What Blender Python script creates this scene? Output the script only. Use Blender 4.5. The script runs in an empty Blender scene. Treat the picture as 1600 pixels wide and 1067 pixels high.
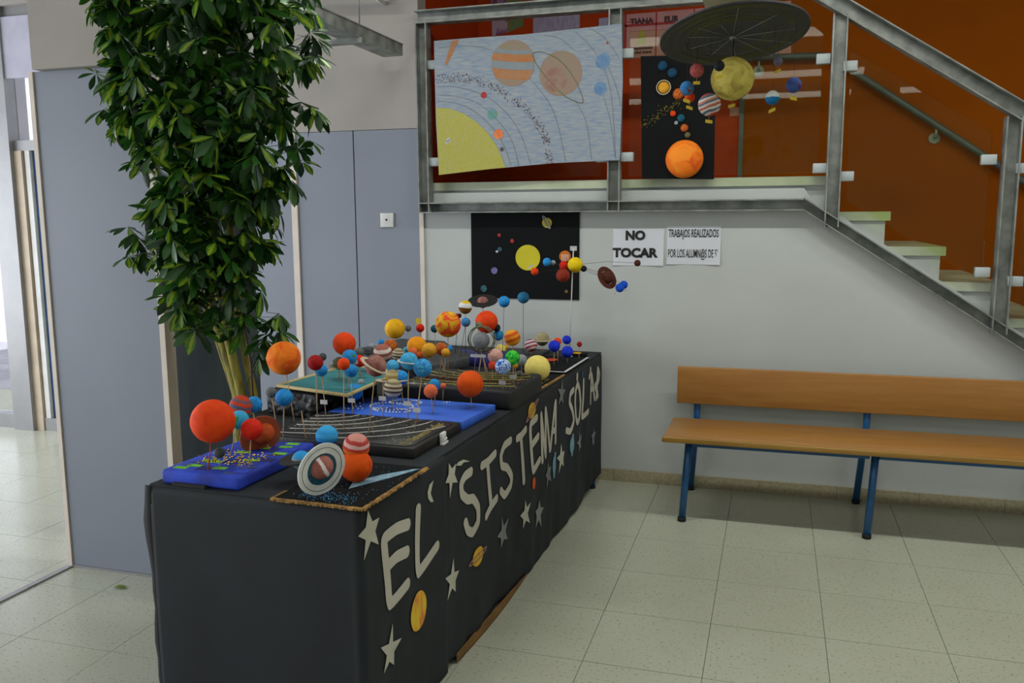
import bpy, bmesh, math, random
from mathutils import Vector, Matrix, Quaternion, noise as mnoise
random.seed(7)
sc = bpy.context.scene
col = sc.collection
PI = math.pi

def S(r, g, b, k=1.0):
    f = lambda c: ((c/255.+.055)/1.055)**2.4 if c > 10.3 else c/255./12.92
    return (min(f(r)*k, .95), min(f(g)*k, .95), min(f(b)*k, .95), 1)

# ------------------------------------------------------------------ camera
CF, CP, CY, CR = 1353.87, .142614, .294327, -.0056823
cam = bpy.data.cameras.new('camera'); co = bpy.data.objects.new('camera', cam); col.objects.link(co)
cam.sensor_width = 36; cam.lens = CF/1600*36; cam.clip_start = .05
fw = Vector((-math.sin(CY)*math.cos(CP), math.cos(CY)*math.cos(CP), -math.sin(CP)))
rt = Vector((math.cos(CY), math.sin(CY), 0)); up = rt.cross(fw)
rt, up = math.cos(CR)*rt+math.sin(CR)*up, -math.sin(CR)*rt+math.cos(CR)*up
m = Matrix((rt, up, -fw)).transposed().to_4x4(); m.translation = (0, 0, 1.5)
co.matrix_world = m
sc.camera = co

# ------------------------------------------------------------------ sky, exposure, lamps
wd = bpy.data.worlds.new('sky'); sc.world = wd; wd.use_nodes = True
bg = wd.node_tree.nodes['Background']; bg.inputs[0].default_value = (.90, .92, 1, 1); bg.inputs[1].default_value = 2.7
sc.view_settings.view_transform = 'Standard'; sc.view_settings.look = 'None'
sc.view_settings.gamma = 1; sc.view_settings.use_curve_mapping = False
sc.view_settings.exposure = 0.0

def area(name, loc, size, power, color, rot=(0, 0, 0)):
    l = bpy.data.lights.new(name, 'AREA'); l.shape = 'RECTANGLE'; l.size, l.size_y = size
    l.energy = power; l.color = color
    o = bpy.data.objects.new(name, l); col.objects.link(o); o.location = loc; o.rotation_euler = rot
    return o
CEIL = 3.3
LAMPS = [(x, y) for y in (3.15, .6, -1.9, -3.85) for x in (-1.9, .2, 2.3)]
LAMP_W = 8.5
for x, y in LAMPS:
    area('ceiling_lamp_light', (x, y, CEIL-.135), (1.45, .1), LAMP_W*(2.75 if y > 3 else .30), (.97, 1, .93))
# daylight entering through the west window openings
area('window_daylight', (-6.6, 1.6, 1.2), (1.7, 6.4), 150, (.88, .92, 1), (0, -PI/2, 0))

# ------------------------------------------------------------------ materials
MATS = {}
def newmat(name):
    m = bpy.data.materials.new(name); m.use_nodes = True
    nt = m.node_tree; return m, nt, nt.nodes['Principled BSDF']
def node(nt, t, **kw):
    n = nt.nodes.new(t)
    for k, v in kw.items(): setattr(n, k, v)
    return n
def ramp(nt, fac, stops, interp='LINEAR'):
    r = node(nt, 'ShaderNodeValToRGB'); r.color_ramp.interpolation = interp
    e = r.color_ramp.elements
    while len(e) < len(stops): e.new(.5)
    for i, (p, c) in enumerate(stops): e[i].position = p; e[i].color = c
    nt.links.new(fac, r.inputs[0]); return r.outputs[0]
def noise(nt, vec, scale, detail=3, dist=0):
    n = node(nt, 'ShaderNodeTexNoise'); n.inputs['Scale'].default_value = scale; n.inputs['Detail'].default_value = detail
    n.inputs['Distortion'].default_value = dist
    if vec: nt.links.new(vec, n.inputs['Vector'])
    return n.outputs[0]
def coord(nt, kind='Object', scale=None, rot=None):
    t = node(nt, 'ShaderNodeTexCoord'); o = t.outputs[kind]
    if scale:
        mp = node(nt, 'ShaderNodeMapping'); mp.inputs['Scale'].default_value = scale
        if rot: mp.inputs['Rotation'].default_value = rot
        nt.links.new(o, mp.inputs[0]); o = mp.outputs[0]
    return o
def bump(nt, bs, h, strength, dist=.01):
    b = node(nt, 'ShaderNodeBump'); b.inputs['Strength'].default_value = strength; b.inputs['Distance'].default_value = dist
    nt.links.new(h, b.inputs['Height']); nt.links.new(b.outputs[0], bs.inputs['Normal'])
def mat(name, c1, c2=None, rough=.6, metal=0, scale=8, detail=4, bmp=0, bscale=60, spec=.5, stretch=None, lo=.35, hi=.65, kind='Object', rot=None):
    if name in MATS: return MATS[name]
    m, nt, bs = newmat(name)
    bs.inputs['Roughness'].default_value = rough; bs.inputs['Metallic'].default_value = metal
    bs.inputs['Specular IOR Level'].default_value = spec
    v = coord(nt, kind, stretch, rot)
    if c2 is None: c2 = tuple(x*.88 for x in c1[:3])+(1,)
    nt.links.new(ramp(nt, noise(nt, v, scale, detail), [(lo, c1), (hi, c2)]), bs.inputs['Base Color'])
    if bmp: bump(nt, bs, noise(nt, v, bscale, 2), bmp, .004)
    MATS[name] = m; return m

def ballmat(name, kind, cols, warp=.1, scale=3.0, bands=None, rough=.75):
    """painted polystyrene: kind 'plain' | 'band' | 'marble'"""
    m, nt, bs = newmat(name); bs.inputs['Roughness'].default_value = rough; bs.inputs['Specular IOR Level'].default_value = .22
    g = coord(nt, 'Generated')
    if kind == 'plain':
        c = ramp(nt, noise(nt, g, scale*1.4, 5), [(.32, cols[0]), (.68, cols[1])])
    elif kind == 'marble':
        n = len(cols); st = [(.36+.28*i/(n-1), cols[i]) for i in range(n)]
        c = ramp(nt, noise(nt, g, scale, 3, 1.2), st, 'EASE')
    else:
        sep = node(nt, 'ShaderNodeSeparateXYZ'); nt.links.new(g, sep.inputs[0])
        nz = noise(nt, g, scale, 3)
        ad = node(nt, 'ShaderNodeMath', operation='MULTIPLY_ADD'); nt.links.new(nz, ad.inputs[0]); ad.inputs[1].default_value = warp
        nt.links.new(sep.outputs[2], ad.inputs[2])
        sb = node(nt, 'ShaderNodeMath', operation='SUBTRACT'); nt.links.new(ad.outputs[0], sb.inputs[0]); sb.inputs[1].default_value = warp/2
        c = ramp(nt, sb.outputs[0], bands, 'LINEAR')
    nt.links.new(c, bs.inputs['Base Color'])
    bump(nt, bs, noise(nt, g, 45, 2), .35, .002)
    MATS[name] = m
def bandstops(cols, n=None):
    """soft-edged bands from bottom to top"""
    out = []; k = len(cols)
    for i, c in enumerate(cols):
        a, b = i/k, (i+1)/k
        out += [(a+.012, c), (b-.012, c)]
    return out[:30]
B = S
ballmat('redorange', 'plain', [B(232, 74, 12), B(214, 56, 7)])
ballmat('orange2', 'plain', [B(226, 88, 4), B(208, 68, 3)])
ballmat('orangesun', 'marble', [B(245, 140, 40), B(240, 120, 25), B(228, 92, 30)], scale=2.2)
ballmat('rust', 'plain', [B(190, 85, 30), B(165, 62, 25)])
ballmat('brownorange', 'marble', [B(200, 110, 30), B(160, 70, 35), B(190, 90, 30)], scale=3)
ballmat('blue', 'marble', [B(48, 152, 218), B(36, 136, 208), B(26, 118, 192)], scale=4)
ballmat('bluelt', 'marble', [B(90, 180, 218), B(66, 162, 208), B(52, 148, 200)], scale=4)
ballmat('bluemarb', 'marble', [B(60, 160, 215), B(30, 120, 190), B(90, 175, 215)], scale=3)
ballmat('bluewhite', 'marble', [B(20, 80, 180), B(30, 110, 200), B(215, 230, 240), B(20, 90, 190)], scale=5)
ballmat('bluewhcap', 'band', [], bands=bandstops([B(20, 95, 150), B(25, 110, 160), B(200, 205, 200), B(190, 195, 190)]), warp=.2)
ballmat('royal', 'plain', [B(30, 60, 215), B(15, 40, 180)])
ballmat('royal2', 'plain', [B(25, 90, 210), B(15, 65, 180)])
ballmat('tealblue', 'plain', [B(45, 120, 160), B(30, 95, 135)])
ballmat('deepteal', 'plain', [B(22, 72, 105), B(16, 55, 82)])
ballmat('tealdk', 'plain', [B(25, 95, 120), B(20, 70, 90)])
ballmat('earth_lt', 'marble', [B(55, 165, 215), B(60, 170, 215), B(60, 165, 215), B(60, 160, 60), B(40, 140, 70)], scale=2.6)
ballmat('earth', 'marble', [B(40, 135, 205), B(45, 145, 210), B(35, 125, 195), B(50, 130, 60), B(110, 120, 50)], scale=2.6)
ballmat('earthbrown', 'marble', [B(40, 115, 180), B(45, 125, 190), B(60, 130, 180), B(125, 70, 60), B(110, 65, 60)], scale=2.6)
ballmat('jup_red', 'band', [], bands=bandstops([B(190, 60, 35), B(95, 95, 115), B(205, 70, 40), B(85, 90, 115), B(200, 65, 35), B(110, 85, 95), B(190, 60, 35)]), warp=.3)
ballmat('jup_wh', 'band', [], bands=bandstops([B(215, 70, 30), B(200, 160, 150), B(205, 85, 30), B(215, 115, 25), B(195, 60, 45), B(215, 175, 165), B(180, 65, 60), B(205, 140, 130)]), warp=.18)
ballmat('jup_pk', 'band', [], bands=bandstops([B(150, 110, 100), B(110, 70, 65), B(190, 165, 155), B(150, 85, 75), B(220, 205, 195), B(160, 95, 85)]), warp=.12)
ballmat('jup_cream', 'band', [], bands=bandstops([B(110, 85, 65), B(190, 180, 160), B(200, 190, 170), B(95, 75, 60), B(205, 195, 170), B(110, 85, 60), B(195, 185, 160), B(130, 115, 85), B(175, 165, 130)]), warp=.06)
ballmat('jup_wr', 'band', [], bands=bandstops([B(160, 60, 50), B(210, 200, 205), B(170, 60, 55), B(200, 195, 205), B(150, 55, 60), B(205, 200, 210), B(120, 60, 80)]), warp=.1)
ballmat('jup_wrb', 'band', [], bands=bandstops([B(190, 60, 35), B(200, 190, 180), B(75, 90, 105), B(205, 195, 185), B(170, 85, 60), B(200, 190, 180), B(80, 95, 110), B(185, 120, 100), B(205, 195, 185), B(85, 95, 110), B(180, 70, 60)]), warp=.14)
ballmat('satyel', 'band', [], bands=bandstops([B(150, 130, 90), B(175, 150, 95), B(205, 165, 60), B(165, 140, 90), B(180, 165, 120), B(150, 130, 90)]), warp=.05)
ballmat('orangeband', 'band', [], bands=bandstops([B(210, 120, 20), B(225, 150, 30), B(200, 85, 20), B(225, 140, 25), B(205, 80, 25), B(220, 150, 30)]), warp=.12)
ballmat('redyel', 'marble', [B(225, 175, 35), B(220, 165, 30), B(225, 75, 35), B(230, 70, 40)], scale=2.2)
ballmat('capball', 'band', [], bands=bandstops([B(120, 80, 15), B(130, 85, 15), B(120, 75, 20), B(215, 215, 215), B(220, 220, 220), B(220, 180, 20)]), warp=.08)
ballmat('brownwhite', 'band', [], bands=bandstops([B(70, 35, 30), B(75, 40, 30), B(90, 60, 55), B(200, 195, 190)]), warp=.2)
ballmat('red', 'plain', [B(225, 45, 20), B(200, 30, 15)])
ballmat('dkred', 'plain', [B(170, 25, 20), B(135, 15, 15)])
ballmat('dkred2', 'plain', [B(150, 50, 25), B(120, 35, 20)])
ballmat('coral', 'plain', [B(235, 85, 60), B(215, 70, 45)])
ballmat('orangepk', 'plain', [B(235, 120, 75), B(225, 100, 60)], scale=5)
ballmat('grey', 'plain', [B(110, 115, 112), B(88, 92, 90)], scale=5)
ballmat('greyrough', 'plain', [B(135, 138, 142), B(110, 112, 116)], scale=8)
ballmat('greygreen', 'plain', [B(120, 125, 100), B(95, 100, 80)])
ballmat('ltgrey', 'plain', [B(165, 170, 175), B(130, 140, 145)])
ballmat('dkgrey', 'plain', [B(84, 89, 93), B(62, 66, 70)])
ballmat('black', 'plain', [B(30, 34, 38), B(22, 24, 28)])
ballmat('pinkbrown', 'marble', [B(160, 115, 105), B(140, 92, 85), B(120, 75, 72)], scale=2.5)
ballmat('pinksat', 'band', [], bands=bandstops([B(165, 105, 95), B(160, 100, 90), B(150, 90, 85), B(225, 215, 210), B(160, 95, 90), B(165, 105, 95)]), warp=.35)
ballmat('palepink', 'marble', [B(225, 175, 165), B(205, 150, 140), B(220, 185, 175)], scale=4)
ballmat('pinkred', 'marble', [B(195, 110, 105), B(160, 60, 60), B(190, 120, 115)], scale=6)
ballmat('olive', 'plain', [B(110, 105, 75), B(85, 85, 60)])
ballmat('gold', 'plain', [B(225, 165, 50), B(205, 140, 35)])
ballmat('yelorange', 'plain', [B(240, 160, 20), B(230, 140, 15)])
ballmat('yellow', 'plain', [B(240, 185, 30), B(225, 160, 20)])
ballmat('yellowbright', 'plain', [B(235, 205, 20), B(220, 185, 15)])
ballmat('paleyel', 'plain', [B(232, 215, 120), B(220, 200, 105)])
ballmat('paleyel2', 'marble', [B(205, 190, 95), B(190, 172, 80), B(165, 148, 70)], scale=3)
ballmat('beige', 'band', [], bands=bandstops([B(100, 95, 70), B(115, 110, 80), B(165, 155, 120), B(150, 142, 105), B(160, 152, 118)]), warp=.05)
ballmat('greenball', 'marble', [B(30, 120, 60), B(40, 185, 50), B(60, 200, 60), B(130, 210, 50)], scale=3)
ballmat('brown', 'plain', [B(85, 42, 30), B(68, 32, 24)])
ballmat('uranus', 'band', [], bands=bandstops([B(120, 135, 140), B(130, 145, 150), B(60, 120, 150), B(130, 145, 150), B(60, 150, 205), B(45, 150, 215)]), warp=.05)
ballmat('blue2', 'band', [], bands=bandstops([B(30, 60, 110), B(15, 55, 150), B(40, 140, 205), B(60, 165, 225), B(50, 155, 220), B(60, 165, 225)]), warp=.08)
ballmat('orangestripe', 'plain', [B(215, 120, 40), B(205, 110, 35)])
ballmat('purpleblue', 'marble', [B(45, 65, 120), B(60, 80, 130), B(80, 30, 100)], scale=2)
ballmat('lilac', 'plain', [B(115, 110, 125), B(90, 88, 100)])

wallw = mat('white_plaster', S(188, 192, 190, 1), S(182, 186, 184), rough=.9, scale=2, bmp=.15, bscale=180, spec=.2)
wallup = mat('warm_white_plaster', S(168, 162, 156), S(161, 156, 150), rough=.9, scale=2, bmp=.15, bscale=180, spec=.2)
ceilm = mat('ceiling_white', S(205, 205, 200), rough=.95, spec=.1)
panelm = mat('grey_blue_laminate', S(134, 140, 152), S(130, 136, 148), rough=.45, scale=1.5, spec=.35)
trimm = mat('cream_edge_trim', S(222, 210, 198), S(214, 202, 190), rough=.6)
colm = mat('dark_slate_paint', S(72, 84, 86), S(60, 70, 72), rough=.55, scale=3, stretch=(6, 6, .6))
orangem = mat('orange_wall_paint', S(148, 74, 0), S(142, 69, 0), rough=.8, scale=2, spec=.1)
redm = mat('red_orange_wall_paint', S(180, 62, 6), S(165, 52, 4), rough=.7, scale=2, spec=.15)
steelm = mat('galvanised_steel', S(152, 155, 150), S(116, 120, 116), rough=.5, metal=.35, scale=14, bmp=.1, bscale=50)
steeldk = mat('grey_tube_paint', S(95, 98, 105), S(82, 86, 92), rough=.45, metal=.2)
clampm = mat('pale_plastic', S(176, 184, 186), S(168, 176, 178), rough=.5)
marble = mat('white_marble_step', S(205, 210, 190), S(178, 186, 160), rough=.35, scale=5, detail=6)
riserm = mat('riser_white_paint', S(200, 204, 202), S(190, 195, 194), rough=.6)
groutm = mat('tile_joint', S(158, 159, 142), rough=.9)
basem = mat('terrazzo_skirting', S(168, 160, 132), S(150, 142, 114), rough=.35, scale=60, detail=6)
alum = mat('grey_aluminium_frame', S(150, 150, 150), S(143, 143, 145), rough=.45, metal=.2)
creamwood = mat('cream_wood_frame', S(205, 188, 165), S(190, 172, 150), rough=.5)
coverm = mat('charcoal_crepe_paper', S(35, 40, 45), S(30, 33, 37), rough=.72, scale=5, bmp=.25, bscale=26, spec=.35)
coverin = mat('black_paper_edge', S(28, 29, 30), rough=.8)
kraft = mat('brown_kraft_paper', S(120, 84, 36), S(98, 68, 28), rough=.7, scale=6)
bluemetal = mat('blue_enamel_tube', S(32, 92, 145), S(26, 78, 128), rough=.35, spec=.5)
blackrub = mat('black_rubber', S(20, 20, 22), rough=.8)
cardbrown = mat('corrugated_cardboard', S(168, 128, 66), S(110, 80, 40), rough=.9, scale=40, bmp=.6, bscale=120)
stickm = mat('wooden_skewer', S(190, 160, 115), S(170, 140, 100), rough=.7)
redstick = mat('red_skewer', S(170, 70, 40), rough=.7)
wirem = mat('black_wire', S(28, 28, 28), rough=.5)
tagm = mat('white_tag_paper', S(205, 205, 205), S(180, 180, 182), rough=.7)
yeltag = mat('yellow_tag_paper', S(215, 185, 40), S(200, 170, 30), rough=.6)
lettm = mat('grey_cream_letter_paper', S(190, 184, 170), S(182, 176, 162), rough=.7)
creamst = mat('cream', S(190, 188, 172), S(178, 176, 158), rough=.7)
silvst = mat('silver', S(140, 144, 144), S(118, 122, 122), rough=.45, metal=.3)
mat('yelstreak', S(225, 190, 40), S(215, 130, 50), rough=.7, scale=60, stretch=(1, 1, .25), lo=.4, hi=.6)
mat('satpaper', S(220, 178, 30), S(205, 150, 30), rough=.7, scale=50)
mat('orangepaper', S(215, 85, 25), rough=.7); mat('bluepaper', S(125, 165, 178), S(110, 150, 165), rough=.7)
mat('tealpaper', S(40, 75, 95), rough=.7); mat('pinkbrownpaper', S(150, 110, 100), rough=.7)
whitem = mat('white_paint', S(222, 222, 218), S(205, 205, 202), rough=.6)
mat('whitering', S(225, 226, 222), S(205, 208, 204), rough=.7, scale=20)
mat('creamring', S(200, 185, 160), S(185, 168, 140), rough=.7, scale=20)
mat('rustring', S(170, 82, 42), S(155, 72, 38), rough=.75, scale=12)
mat('blackring', S(24, 24, 26), S(34, 32, 34), rough=.6)
mat('olivering', S(125, 118, 80), rough=.7)
mat('p_red', S(175, 35, 35), S(150, 25, 25)); mat('p_teal', S(45, 110, 125), S(20, 60, 75), scale=60)
mat('p_white', S(200, 200, 200)); mat('p_lilac', S(120, 115, 175), S(85, 80, 135), scale=50); mat('p_gold', S(140, 105, 45), S(90, 70, 30), scale=60)
mat('p_yel', S(190, 175, 50), S(180, 165, 45)); mat('sunpaper', S(208, 196, 28), S(200, 188, 25))
mat('p_earth', S(90, 140, 165), S(100, 150, 90), scale=40); mat('p_orange', S(220, 105, 40), S(235, 140, 80), scale=40)
mat('p_grey', S(75, 75, 75)); mat('p_blue', S(105, 138, 172), S(82, 118, 165), scale=30)
mat('p_black', S(22, 22, 24))
blackcard = mat('black_card', S(21, 22, 24), S(18, 19, 20), spec=.12, rough=.8, scale=3)
mat('pinkpaper', S(200, 150, 150)); mat('lilacpaper', S(175, 165, 190), S(150, 145, 185), scale=14, stretch=(4, 1, 1))
mat('purplepaper', S(120, 60, 110), S(170, 150, 170), scale=12, lo=.45, hi=.55); mat('greenpaper', S(60, 120, 70), S(150, 110, 60), scale=12)
mat('rosepaper', S(200, 140, 140), S(190, 130, 132)); mat('print_text', S(60, 20, 30)); mat('yellowprint', S(175, 160, 50))
inkm = mat('black_ink', S(14, 14, 15), rough=.6)
paperw = mat('white_print_paper', S(210, 212, 220), S(204, 206, 214), rough=.6, scale=3)
yelink = mat('yellow_glitter_line', S(185, 170, 40), S(150, 135, 30), rough=.5)
whiteink = mat('white_glue_line', S(205, 205, 200), rough=.5)
goldink = mat('gold_glitter_line', S(165, 145, 75), S(120, 100, 45), rough=.4, metal=.3)
pearlm = mat('pearl_bead', S(220, 225, 230), rough=.25)
sequin = mat('gold_sequin', S(245, 225, 130), S(215, 180, 80), rough=.25, metal=.8)
redbrown = mat('red_brown_gravel', S(110, 45, 35), S(80, 32, 26), rough=.8)
bagm = mat('black_plastic_bag', S(8, 8, 9), S(14, 14, 16), rough=.4, scale=4, bmp=1.0, bscale=16, spec=.35)
for n_ in bagm.node_tree.nodes:
    if n_.type == 'BUMP': n_.inputs['Distance'].default_value = .03
casem = mat('black_painted_case', S(24, 24, 25), S(34, 33, 32), rough=.5, scale=10, detail=8, bmp=.3, bscale=60)
foamblack = mat('black_painted_foam', S(24, 25, 27), S(32, 32, 33), rough=.65, scale=8, bmp=.3, bscale=30)
slabm = mat('dark_grey_slab', S(66, 68, 70), S(52, 54, 56), rough=.7, scale=30)
tealm = mat('teal_painted_board', S(45, 135, 140), S(30, 110, 120), rough=.6, scale=7, stretch=(1, 4, 1))
palewood = mat('pale_wood_frame', S(200, 182, 130), S(180, 160, 105), rough=.6, scale=8)
bluebrd = mat('bright_blue_board', S(60, 112, 224), S(48, 96, 208), rough=.6, scale=6)
bluefoam = mat('ultramarine_foam', S(36, 72, 205), S(24, 46, 150), rough=.7, scale=9, detail=6, bmp=.3, bscale=70)
patchd = mat('dark_blue_patch', S(30, 35, 110), rough=.7); patchl = mat('light_blue_patch', S(45, 75, 200), rough=.7)
greenp = mat('lime_patch', S(115, 205, 45), rough=.6); grass = mat('dull_gold_dash', S(85, 80, 60), rough=.6)
purpleb = mat('purple_blue_board', S(45, 45, 130), S(35, 35, 105), rough=.6)
cometm = mat('comet_paint', S(150, 180, 195), S(105, 145, 170), rough=.6, scale=60, detail=6)
sheetm = mat('crayon_blue_paper', S(118, 138, 164), S(160, 163, 163), rough=.8, scale=13, detail=8, stretch=(1.2, 1, 9), rot=(0, .35, 0), lo=.3, hi=.7)
crayyel = mat('crayon_yellow', S(172, 166, 36), S(172, 168, 110), rough=.8, scale=60, detail=8, stretch=(5, 1, 1))
crayor = mat('crayon_orange', S(175, 110, 60), S(165, 122, 90), rough=.8, scale=30); craygr = mat('crayon_grey', S(132, 142, 148), rough=.8)
craypk = mat('crayon_pink', S(150, 122, 110), S(140, 130, 108), rough=.8, scale=16); craybr = mat('crayon_brown_line', S(120, 110, 75), rough=.8)
pencil = mat('pencil_line', S(105, 112, 120), rough=.8)
outwall = mat('outside_white_wall', S(238, 238, 240), rough=.9); paving = mat('outside_grey_paving', S(150, 146, 150), S(125, 122, 126), rough=.9, scale=4)
barkm = mat('pale_green_bark', S(158, 148, 55), S(104, 96, 32), rough=.7, scale=20, detail=6, stretch=(3, 3, .6), bmp=.5, bscale=40)
soil = mat('dark_soil', S(50, 38, 28), rough=1, bmp=.8, bscale=50); potm = mat('terracotta_pot', S(150, 82, 55), rough=.7)
twigm = mat('green_petiole', S(75, 100, 40), S(60, 80, 30), rough=.6)

def tilemat(name, c1, c2, c3):
    m, nt, bs = newmat(name); bs.inputs['Roughness'].default_value = .22; bs.inputs['Specular IOR Level'].default_value = .4
    v = coord(nt, 'Object')
    oi = node(nt, 'ShaderNodeObjectInfo')
    ad = node(nt, 'ShaderNodeVectorMath', operation='ADD'); nt.links.new(v, ad.inputs[0]); nt.links.new(oi.outputs['Location'], ad.inputs[1])
    big = ramp(nt, noise(nt, ad.outputs[0], 3, 4), [(.35, c1), (.65, c2)])
    sp = ramp(nt, noise(nt, ad.outputs[0], 90, 2), [(.60, (0, 0, 0, 1)), (.68, (1, 1, 1, 1))])
    mx = node(nt, 'ShaderNodeMix', data_type='RGBA'); nt.links.new(sp, mx.inputs[0]); nt.links.new(big, mx.inputs[6]); mx.inputs[7].default_value = c3
    nt.links.new(mx.outputs[2], bs.inputs['Base Color'])
    nt.links.new(ramp(nt, noise(nt, ad.outputs[0], 6, 3), [(.3, (.2,)*3+(1,)), (.7, (.26,)*3+(1,))]), bs.inputs['Roughness'])
    return m
tilem = tilemat('cream_terrazzo', S(179, 181, 164), S(174, 176, 158), S(150, 150, 128))

def woodmat(name, c1, c2, st=(1.2, 14, 14)):
    m, nt, bs = newmat(name); bs.inputs['Roughness'].default_value = .32
    v = coord(nt, 'Object', st)
    nt.links.new(ramp(nt, noise(nt, v, 3, 6, .6), [(.35, c1), (.65, c2)]), bs.inputs['Base Color'])
    return m
woodm = woodmat('beech_laminate', S(166, 118, 60), S(156, 106, 50)); woodedge = woodmat('beech_edge', S(160, 122, 52), S(145, 106, 42))

def leafmat():
    m, nt, bs = newmat('variegated_leaf'); bs.inputs['Roughness'].default_value = .32; bs.inputs['Specular IOR Level'].default_value = .5
    g = node(nt, 'ShaderNodeNewGeometry'); uv = node(nt, 'ShaderNodeTexCoord')
    sep = node(nt, 'ShaderNodeSeparateXYZ'); nt.links.new(uv.outputs['UV'], sep.inputs[0])
    # distance from the midrib (u: 0 centre .. 1 margin) plus noise against a per-leaflet threshold
    nz = noise(nt, uv.outputs['Object'], 60, 3)
    a = node(nt, 'ShaderNodeMath', operation='MULTIPLY_ADD'); nt.links.new(nz, a.inputs[0]); a.inputs[1].default_value = .9; nt.links.new(sep.outputs[0], a.inputs[2])
    th = ramp(nt, g.outputs['Random Per Island'], [(.66, (.0,)*3+(1,)), (1, (1.1,)*3+(1,))])
    lt = node(nt, 'ShaderNodeMath', operation='LESS_THAN'); nt.links.new(a.outputs[0], lt.inputs[0]); nt.links.new(th, lt.inputs[1])
    gr = ramp(nt, g.outputs['Random Per Island'], [(0, S(18, 50, 18)), (.5, S(38, 82, 26)), (1, S(68, 120, 34))])
    mx = node(nt, 'ShaderNodeMix', data_type='RGBA'); nt.links.new(lt.outputs[0], mx.inputs[0]); nt.links.new(gr, mx.inputs[6]); mx.inputs[7].default_value = S(140, 158, 40)
    nt.links.new(mx.outputs[2], bs.inputs['Base Color'])
    tr = node(nt, 'ShaderNodeBsdfTranslucent'); nt.links.new(mx.outputs[2], tr.inputs[0])
    ms = node(nt, 'ShaderNodeMixShader'); ms.inputs[0].default_value = .22
    nt.links.new(bs.outputs[0], ms.inputs[1]); nt.links.new(tr.outputs[0], ms.inputs[2])
    nt.links.new(ms.outputs[0], nt.nodes['Material Output'].inputs[0])
    return m
leafm = leafmat()
def glassmat(name, tint, f0=.06):
    m, nt, bs = newmat(name); nt.nodes.remove(bs)
    t = node(nt, 'ShaderNodeBsdfTransparent'); t.inputs[0].default_value = tint
    g = node(nt, 'ShaderNodeBsdfGlossy'); g.inputs['Roughness'].default_value = .01
    fr = node(nt, 'ShaderNodeFresnel'); fr.inputs[0].default_value = 1.27
    ms = node(nt, 'ShaderNodeMixShader'); nt.links.new(fr.outputs[0], ms.inputs[0])
    nt.links.new(t.outputs[0], ms.inputs[1]); nt.links.new(g.outputs[0], ms.inputs[2])
    nt.links.new(ms.outputs[0], nt.nodes['Material Output'].inputs[0]); return m
glassm = glassmat('tinted_glass', (.96, 1, .84, 1)); winglass = glassmat('window_glass', (.95, .96, .98, 1))
def emit(name, c, s):
    m, nt, bs = newmat(name); bs.inputs['Emission Color'].default_value = c; bs.inputs['Emission Strength'].default_value = s
    bs.inputs['Base Color'].default_value = (.8, .8, .8, 1); return m
lampm = emit('lamp_diffuser', (1, .98, .93, 1), 6)

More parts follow.
